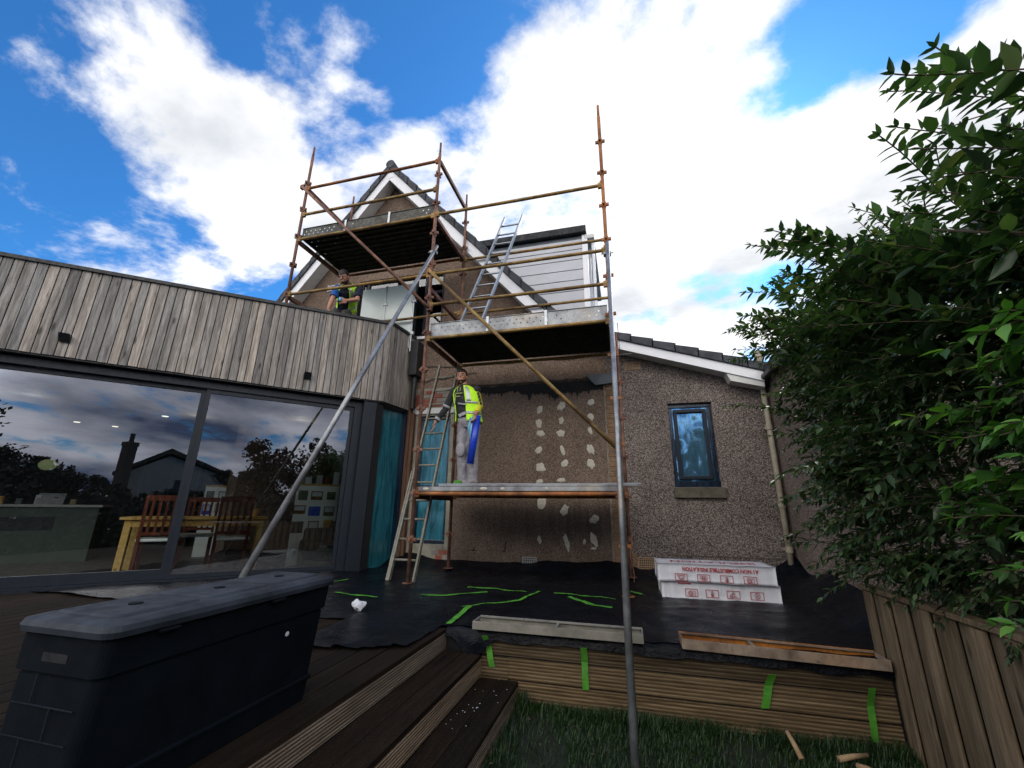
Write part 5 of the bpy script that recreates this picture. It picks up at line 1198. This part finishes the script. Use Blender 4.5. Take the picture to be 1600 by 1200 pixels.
for s_ in 'LR': b = MB(); b.ell(J['kne' + s_] + V((0, -.085, .03)), .07, .022, .10, 12, 8); part(b, 'knee_pad', M['pad'] if s_ == 'R' else M['trouser'], tr, smooth=True)
b = MB(); b.obox(J['kne' + 'R'] + V((.03, -.086, .15)), (.06, 0, .01), (0, .008, 0), (0, 0, .05)); part(b, 'pocket', M['pad'], tr, bevel=.01)
sh_ = shirt(J, t, M['shirt_black'], fr); slL = sleeve(J, t, M['shirt_black'], 'L'); slR = sleeve(J, t, M['shirt_yellow'], 'R', .9); b = MB(); b.ell(J['shoR'] + V((.01, 0, .005)), .068, .068, .070, 14, 10); part(b, 'shoulder_panel', M['shirt_black'], slR, smooth=True); vest(J, t, fr, (.10, .95))
b = MB(); p = J['elbL'].lerp(J['wriL'], .72); q = J['elbL'].lerp(J['wriL'], .88); b.tube([p, q], [.047, .044], 14); part(b, 'cuff_stripe', M['graphic'], slL, smooth=True)
b = MB(); p = J['shoL'].lerp(J['elbL'], .80); q = J['shoL'].lerp(J['elbL'], .92); b.tube([p, q], [.060, .058], 14); part(b, 'cuff_stripe', M['graphic'], slL, smooth=True)
b = MB(); c = Q(-.13, -.147, 1.30); b.obox(c, (.055, 0, .0), (0, .003, 0), (0, 0, .008)); b.obox(c + V((-.05, 0, -.06)), (.007, 0, 0), (0, .003, 0), (0, 0, .06)); b.obox(c + V((-.01, 0, -.045)), (.035, 0, 0), (0, .003, 0), (0, 0, .007)); b.obox(c + V((-.02, .002, .055)), (.006, 0, 0), (0, .003, 0), (0, 0, .03)); b.obox(c + V((.02, .002, .06)), (.006, 0, 0), (0, .003, 0), (0, 0, .03)); part(b, 'chest_print', M['graphic_yellow'], sh_)
b = MB(); c = Q(-.06, -.151, .99); b.obox(c, (.05, 0, .02), (0, .003, 0), (-.01, 0, .02)); b.obox(c + V((-.01, -.004, .15)), (.06, 0, -.012), (0, .003, 0), (0, 0, .010)); part(b, 'shirt_print', M['graphic'], sh_)
for k in range(4):
    f = .25 + .2 * k; c = (J['shoR'].lerp(J['elbR'], f)) + V((.04, -.052, 0)); b = MB(); b.obox(c, (.014, .004, .006), (0, .003, 0), (-.003, 0, .02)); part(b, 'sleeve_print', M['shirt_black'], slR)
# the roll of film in his hand
t = thing('film_roll', 'roll of bright blue protective film held upright by the standing workman', 'film roll', (-1.95, 5.36, 2.0))
b = MB(); b.tube([(-1.915, 5.335, 2.585), (-2.0, 5.335, 1.93)], .048, 20); part(b, 'roll', M['roll'], t, smooth=True)
b = MB(); n = 14
for i in range(n + 1): f = i / n; x = -1.955 - .06 * f; b.v += [(x, 5.27 + .01 * math.sin(i), 2.565 + .015 * math.sin(i * .8) - .04 * f), (x - .03, 5.275 + .01 * math.sin(i + 1), 2.25 - .02 * math.sin(i) + .18 * f)]
for i in range(n): b.f.append((2 * i, 2 * i + 1, 2 * i + 3, 2 * i + 2))
o = part(b, 'loose_end', M['roll_light'], t, smooth=True); s_ = o.modifiers.new('s', 'SOLIDIFY'); s_.thickness = .001
# workman bending forward on the flat roof
def Q2(x, y, z): return V((-4.55 + x, 5.62 + y, ROOFZ + z))
J = dict(base=Q2(-.2, .25, 0), hipL=Q2(-.26, .20, .80), hipR=Q2(-.09, .24, .80), kneL=Q2(-.30, .02, .45), kneR=Q2(-.06, .05, .45), ankL=Q2(-.30, .20, .09), ankR=Q2(-.04, .24, .09), footL=V((0, -1, 0)), footR=V((.3, -1, 0)),
         pelvis=Q2(-.17, .26, .78), chest=Q2(.02, .02, .94), neck=Q2(.13, -.17, 1.04), shoL=Q2(-.09, -.12, 1.04), shoR=Q2(.315, -.08, .97), elbL=Q2(-.09, -.22, .77), wriL=Q2(-.10, -.27, .54), elbR=Q2(.37, -.17, .73), wriR=Q2(.24, -.27, .67),
         handL=V((.1, -.2, -1)), palmL=V((1, 0, 0)), handR=V((-1, -.35, -.25)), palmR=V((0, -.3, 1)), curlL=.3, curlR=.7)
t, fr = human('person', 'bearded workman in blue t-shirt and hi-vis vest bending over behind the roof parapet', J, dict(c=Q2(.165, -.31, 1.10), face=V((.05, -1, -1.0)), up=V((0, -.75, 1))), None)
trousers(J, t, M['trouser_dark'], fr); boots(J, t, M['boot']); shirt(J, t, M['shirt_navy'], fr); sleeve(J, t, M['shirt_blue'], 'L', .1); sleeve(J, t, M['shirt_navy'], 'R', .1); vest(J, t, fr, (.55, .6))
t = thing('mug', 'small pale cup in the hand of the workman on the flat roof', 'cup', (-4.5, 5.3, 4.78))
c = J['wriR'] + V((-.085, -.05, .0)); b = MB(); b.loft([[(c.x + r * math.cos(a * math.pi / 6), c.y + r * math.sin(a * math.pi / 6), c.z + z) for a in range(12)] for r, z in ((.022, -.03), (.028, .04), (.024, .04), (.019, -.024))]); part(b, 'cup_body', M['roll_light'], t, smooth=True)

# ------------------------------------------------------------------ hedge
hg = thing('hedge', 'tall dense dark green shrub with pointed leaves arching over the fence', 'shrub', (2.3, 2.5, 0))
rnd = random.Random(77)
lv = MB(); tw = MB()
def leaf(p, d, up_, L_, wd, droop):
    d = d.normalized(); s_ = d.cross(up_); 
    if s_.length < .01: s_ = d.orthogonal()
    s_.normalize(); n_ = s_.cross(d).normalized()
    def P_(a, b_, c): return p + d * (a * L_) + s_ * (b_ * wd) + n_ * (c * L_ - droop * a * a * L_)
    o_ = len(lv.v)
    lv.v += [P_(0, 0, 0), P_(.22, -.36, .05), P_(.25, 0, -.01), P_(.22, .36, .05), P_(.55, -.42, .05), P_(.58, 0, -.02), P_(.55, .42, .05), P_(.84, -.17, .02), P_(.84, .17, .02), P_(1.05, 0, -.03)]
    lv.f += [tuple(o_ + k for k in q) for q in ((0, 2, 1), (0, 3, 2), (1, 2, 5, 4), (2, 3, 6, 5), (4, 5, 9, 7), (5, 6, 8, 9))]
UP = V((0, 0, 1))
def twig(p, d, ln, sz, droop=.25, seg=None):
    n = max(5, int(ln / (sz * .52))); pts = [p]; d = d.normalized()
    for i in range(n):
        d = (d + V((rnd.gauss(0, .05), rnd.gauss(0, .05), rnd.gauss(0, .04) - droop / n))).normalized(); pts.append(pts[-1] + d * ln / n)
    tw.tube([q for q in pts[::2]] + ([pts[-1]] if n % 2 else []), .0025, 4, cap=False)
    for i in range(1, n + 1):
        dd = (pts[i] - pts[i - 1]).normalized(); s_ = dd.cross(UP)
        if s_.length < .05: s_ = V((1, 0, 0))
        s_.normalize(); k = sz * (1.0 if i < n - 2 else .62) * rnd.uniform(.72, 1.38) * (1 + .2 * max(0, min(1, (2.6 - p.y) / 1.2)))
        ph = rnd.uniform(-.5, .5) + (1.57 if i % 2 else 0) * .5; ax_ = (s_ * math.cos(ph) + dd.cross(s_) * math.sin(ph))
        for q in (-1, 1):
            ld_ = (dd * .75 + ax_ * q * .85 + V((rnd.gauss(0, .15), rnd.gauss(0, .15), rnd.gauss(0, .15) - .12))); u_ = (UP + V((rnd.gauss(0, .35), rnd.gauss(0, .35), 0))).normalized()
            leaf(pts[i], ld_, u_, k, k * rnd.uniform(.42, .54), rnd.uniform(.05, .25))
    leaf(pts[-1], d, UP, sz * .6, sz * .25, .1)
def top_h(y): return 2.80 - .34 * max(0, 2.3 - y) + .16 * math.sin(y * 2.1) + .10 * math.sin(y * 5.3 + 1) - .10 * max(0, y - 3.6)
def face_x(y, z): return 1.47 + .13 * math.sin(y * 2.7 + z * 1.9) + .07 * math.sin(y * 6 - z * 4) + .30 * max(0, 1.35 - z) + .25 * max(0, z - 2.65) + .35 * max(0, y - 3.9) + .22 * max(0, 1.5 - abs(z - 1.9) * 2 - 3) 
for i in range(1450):         # left face, arching over the fence
    y = rnd.uniform(.75, 4.25); z = rnd.uniform(.98, top_h(y) - .1) if rnd.random() < .8 else rnd.uniform(1.6, 2.9)
    x = face_x(y, z) + abs(rnd.gauss(0, .16)) + .1
    if y < 1.5 and x < 1.4: x += .2
    thin = (y > 3.3 and z < 1.9)
    if thin and rnd.random() < .5: continue
    d = V((-1, rnd.gauss(0, .45), rnd.gauss(.15 + .35 * (z - 1.8), .35))); twig(V((x, y, z)), d, rnd.uniform(.18, .42), rnd.uniform(.058, .078), rnd.uniform(.1, .7))
for i in range(430):          # top
    y = rnd.uniform(.9, 4.3); x = rnd.uniform(1.5, 3.4); z = top_h(y) - rnd.uniform(.0, .35) + .25 * min(1, (x - 1.5))
    twig(V((x, y, z)), V((rnd.gauss(-.6, .4), rnd.gauss(0, .4), 1)), rnd.uniform(.22, .5), rnd.uniform(.058, .08), rnd.uniform(.1, .5))
for i in range(60):           # long loose shoots standing out of the outline
    y = rnd.uniform(1.2, 4.3); z = top_h(y) - rnd.uniform(0, .6); x = face_x(y, z) + .1
    twig(V((x, y, z)), V((-.9, rnd.gauss(.1, .35), rnd.uniform(.25, .9))), rnd.uniform(.45, .75), rnd.uniform(.06, .08), rnd.uniform(.1, .5))
for i in range(26):
    y = rnd.uniform(2.3, 4.2); z = rnd.uniform(1.1, 2.0); x = face_x(y, z) + .1
    twig(V((x, y, z)), V((-.8, rnd.gauss(.0, .4), rnd.uniform(-.5, .2))), rnd.uniform(.35, .6), rnd.uniform(.06, .075), rnd.uniform(.2, .8))
for i in range(900):          # far end and deep interior
    y = rnd.uniform(.3, 4.5); x = rnd.uniform(1.9, 3.4); z = rnd.uniform(.7, top_h(y) - .1)
    d = V((rnd.gauss(0, 1), rnd.gauss(0, 1), rnd.gauss(.2, .6))); twig(V((x, y, z)), d, rnd.uniform(.2, .4), rnd.uniform(.08, .11), .3)
for (x, y, z, dx, dy, dz_) in ((1.50, 1.28, 1.02, -1, .35, .12), (1.55, 1.22, 1.12, -1, .45, -.05), (1.6, 1.35, 1.18, -1, .3, .2), (1.5, 1.05, 1.0, -1, .6, -.05), (1.42, 1.3, 1.52, -1, .5, .1), (1.5, 1.3, 1.8, -1, .4, .2), (1.45, 1.4, 2.1, -1, .1, .3)):
    twig(V((x, y, z)), V((dx, dy, dz_)), .30, .095, .25)
lv_main = lv; lv = MB()
for i in range(52):  # brighter green leaf group on the near side
    y = rnd.uniform(1.0, 1.95); z = rnd.uniform(.93, 1.75) if i % 3 else rnd.uniform(1.6, 2.0); x = rnd.uniform(1.30, 1.5) - (.0 if y > 1.3 else -.08)
    twig(V((x, y, z)), V((-.8, rnd.uniform(-.2, .7), rnd.gauss(.05, .2))), rnd.uniform(.18, .30), rnd.uniform(.062, .082), rnd.uniform(.1, .5))
build_raw(lv, 'bright_leaves', M['leaf_bright'], None, smooth=True); fo = bpy.data.objects['bright_leaves']; fo.parent = hg; fo.matrix_parent_inverse = Matrix.Translation(hg.location).inverted(); fo['label'] = 'lighter green leaves'
lv = lv_main
build_raw(lv, 'foliage', M['leaf'], None, smooth=True); fo = bpy.data.objects['foliage']; fo.parent = hg; fo.matrix_parent_inverse = Matrix.Translation(hg.location).inverted()
part(tw, 'twigs', M['twig'], hg)
b = MB()
for i in range(26):
    y = .6 + .145 * i; x0 = rnd.uniform(1.95, 2.6); pts = [(x0, y, 0), (x0 + rnd.gauss(0, .1), y + rnd.gauss(0, .1), 1.0), (x0 - rnd.uniform(0, .5), y + rnd.gauss(0, .25), 2.0), (x0 - rnd.uniform(.1, .9), y + rnd.gauss(0, .35), 2.45)]
    b.tube(pts, [.022, .017, .011, .005], 6)
part(b, 'stems', M['twig'], hg, smooth=True)

# ------------------------------------------------------------------ what stands behind the photographer (seen mirrored in the glass)
def at(az, dist, base=(-9.78, 9.11)): return V((base[0] + math.sin(R(az)) * dist, base[1] + math.cos(R(az)) * dist, 0))
def hz(el, dist): return 1.365 + dist * math.tan(R(el))
fh = thing('bungalow', 'white bungalow with a low brown roof, seen only mirrored in the glass', 'house', at(139, 45))
c0 = at(143.5, 45); c1 = at(134.3, 45); pk = at(140, 45); dr = V((c0 - c1)).normalized(); bk_ = V((dr.y, -dr.x, 0)); 
if bk_.dot(at(140, 50) - at(140, 45)) < 0: bk_ = -bk_
def slab(poly, depth, name, mat, par):
    n = len(poly); tri = tessellate_polygon([[V(((p - c0).dot(dr), p.z, 0)) for p in poly]]); b = MB()
    b.add([tuple(p) for p in poly] + [tuple(p + bk_ * depth) for p in poly], [tuple(t_) for t_ in tri] + [tuple(i + n for i in t_) for t_ in tri] + [(i, (i + 1) % n, (i + 1) % n + n, i + n) for i in range(n)]); return part(b, name, mat, par)
zz = lambda p, z: V((p.x, p.y, z))
slab([zz(c0, 0), zz(c1, 0), zz(c1, 3.6), zz(pk, 5.25), zz(c0, 3.6)], 12, 'wall', M['farwall'], fh)
o2 = dr * .5
slab([zz(c0 + o2, 3.5) - bk_ * .3, zz(pk, 5.45) - bk_ * .3, zz(c1 - o2, 3.5) - bk_ * .3, zz(c1 - o2, 3.75) - bk_ * .3, zz(pk, 5.85) - bk_ * .3, zz(c0 + o2, 3.75) - bk_ * .3], 12.6, 'roof', M['farroof'], fh)
b = MB(); q = at(143.4, 44); b.box(q.x - .33, q.x + .33, q.y - .33, q.y + .33, 0, hz(6.0, 44)); b.box(q.x - .38, q.x + .38, q.y - .38, q.y + .38, hz(5.6, 44), hz(6.0, 44) + .02); b.tube([(q.x, q.y, hz(6.0, 44)), (q.x, q.y, hz(6.9, 44))], .16, 8); part(b, 'chimney', M['farroof'], fh)
b = MB(); q = at(138.5, 44.9) - bk_ * .05; b.obox((q.x, q.y, 2.6), dr * .5, bk_ * .03, (0, 0, .7)); w_ = part(b, 'window', M['black'], fh)
def tree(name, label, az, dist, h, w, seed, n=4200):
    p = at(az, dist); t = thing(name, label, 'tree', p, 'trees behind the photographer'); r_ = random.Random(seed)
    b = MB(); b.tube([p, p + V((r_.gauss(0, .1), 0, h * .35)), p + V((r_.gauss(0, .2), r_.gauss(0, .2), h * .85))], [.16, .12, .03], 8)
    for k in range(6): a = r_.uniform(0, 6.28); z = h * r_.uniform(.3, .7); b.tube([p + V((0, 0, z)), p + V((math.cos(a) * w * .35, math.sin(a) * w * .35, z + h * .2))], [.05, .015], 6)
    part(b, 'trunk', M['twig'], t)
    b = MB(); cl_ = [(V((r_.gauss(0, w * .27), r_.gauss(0, w * .27), h * r_.uniform(.35, .95))), w * r_.uniform(.07, .27)) for _ in range(26)]
    for i in range(n):
        c, rr = cl_[i % 26]; d = V((r_.gauss(0, 1), r_.gauss(0, 1), r_.gauss(0, 1))).normalized() * rr * r_.random() ** .4; q = p + c + d; u = V((r_.gauss(0, 1), r_.gauss(0, 1), r_.gauss(0, 1))).normalized() * r_.uniform(.05, .12); v_ = u.orthogonal().normalized() * u.length * .6
        b.add([q - u, q + v_, q + u, q - v_], [(0, 1, 2, 3)])
    build_raw(b, 'crown', M['treeleaf']); o = bpy.data.objects[b'crown'.decode()] if False else C.objects[-1]; o.parent = t; o.matrix_parent_inverse = Matrix.Translation(t.location).inverted()
tl = [(130, 24, 4.6, 2.6, 'spiky'), (125, 25, 4.0, 3.6, 'broad'), (121, 24, 4.7, 3.0, 'tall'), (147, 30, 3.0, 2.0, 'small'), (149, 27, 2.7, 3.4, 'low'), (154, 25, 3.0, 2.4, 'rounded'), (133.5, 30, 3.3, 3., 'squat'), (156, 22, 3.6, 3.5, 'wide'), (116, 22, 5, 4, 'big'), (161, 20, 4., 4, 'thick'), (151.5, 30, 3.7, 2.6, 'distant')]
for k, (az, di, h, w, ad) in enumerate(tl): tree('tree', '%s dark tree behind the photographer, seen only mirrored in the glass' % ad, az, di, h, w, 30 + k)
b = MB(); r_ = random.Random(4)
for i in range(26000):
    az = r_.uniform(100, 175); di = r_.uniform(17, 19.5); p = at(az, di); z = r_.uniform(0, 1.75 + .4 * nz(az, 0, 0, .35) + .3 * nz(az, 4, 0, 1.3)); q = V((p.x, p.y, z)); u = V((r_.gauss(0, 1), r_.gauss(0, 1), r_.gauss(0, 1))).normalized() * .10; v_ = u.orthogonal().normalized() * .065
    b.add([q - u, q + v_, q + u, q - v_], [(0, 1, 2, 3)])
o = build_raw(b, 'undergrowth', M['treeleaf']); o['label'] = 'dark garden undergrowth far behind the photographer'; o['kind'] = 'stuff'
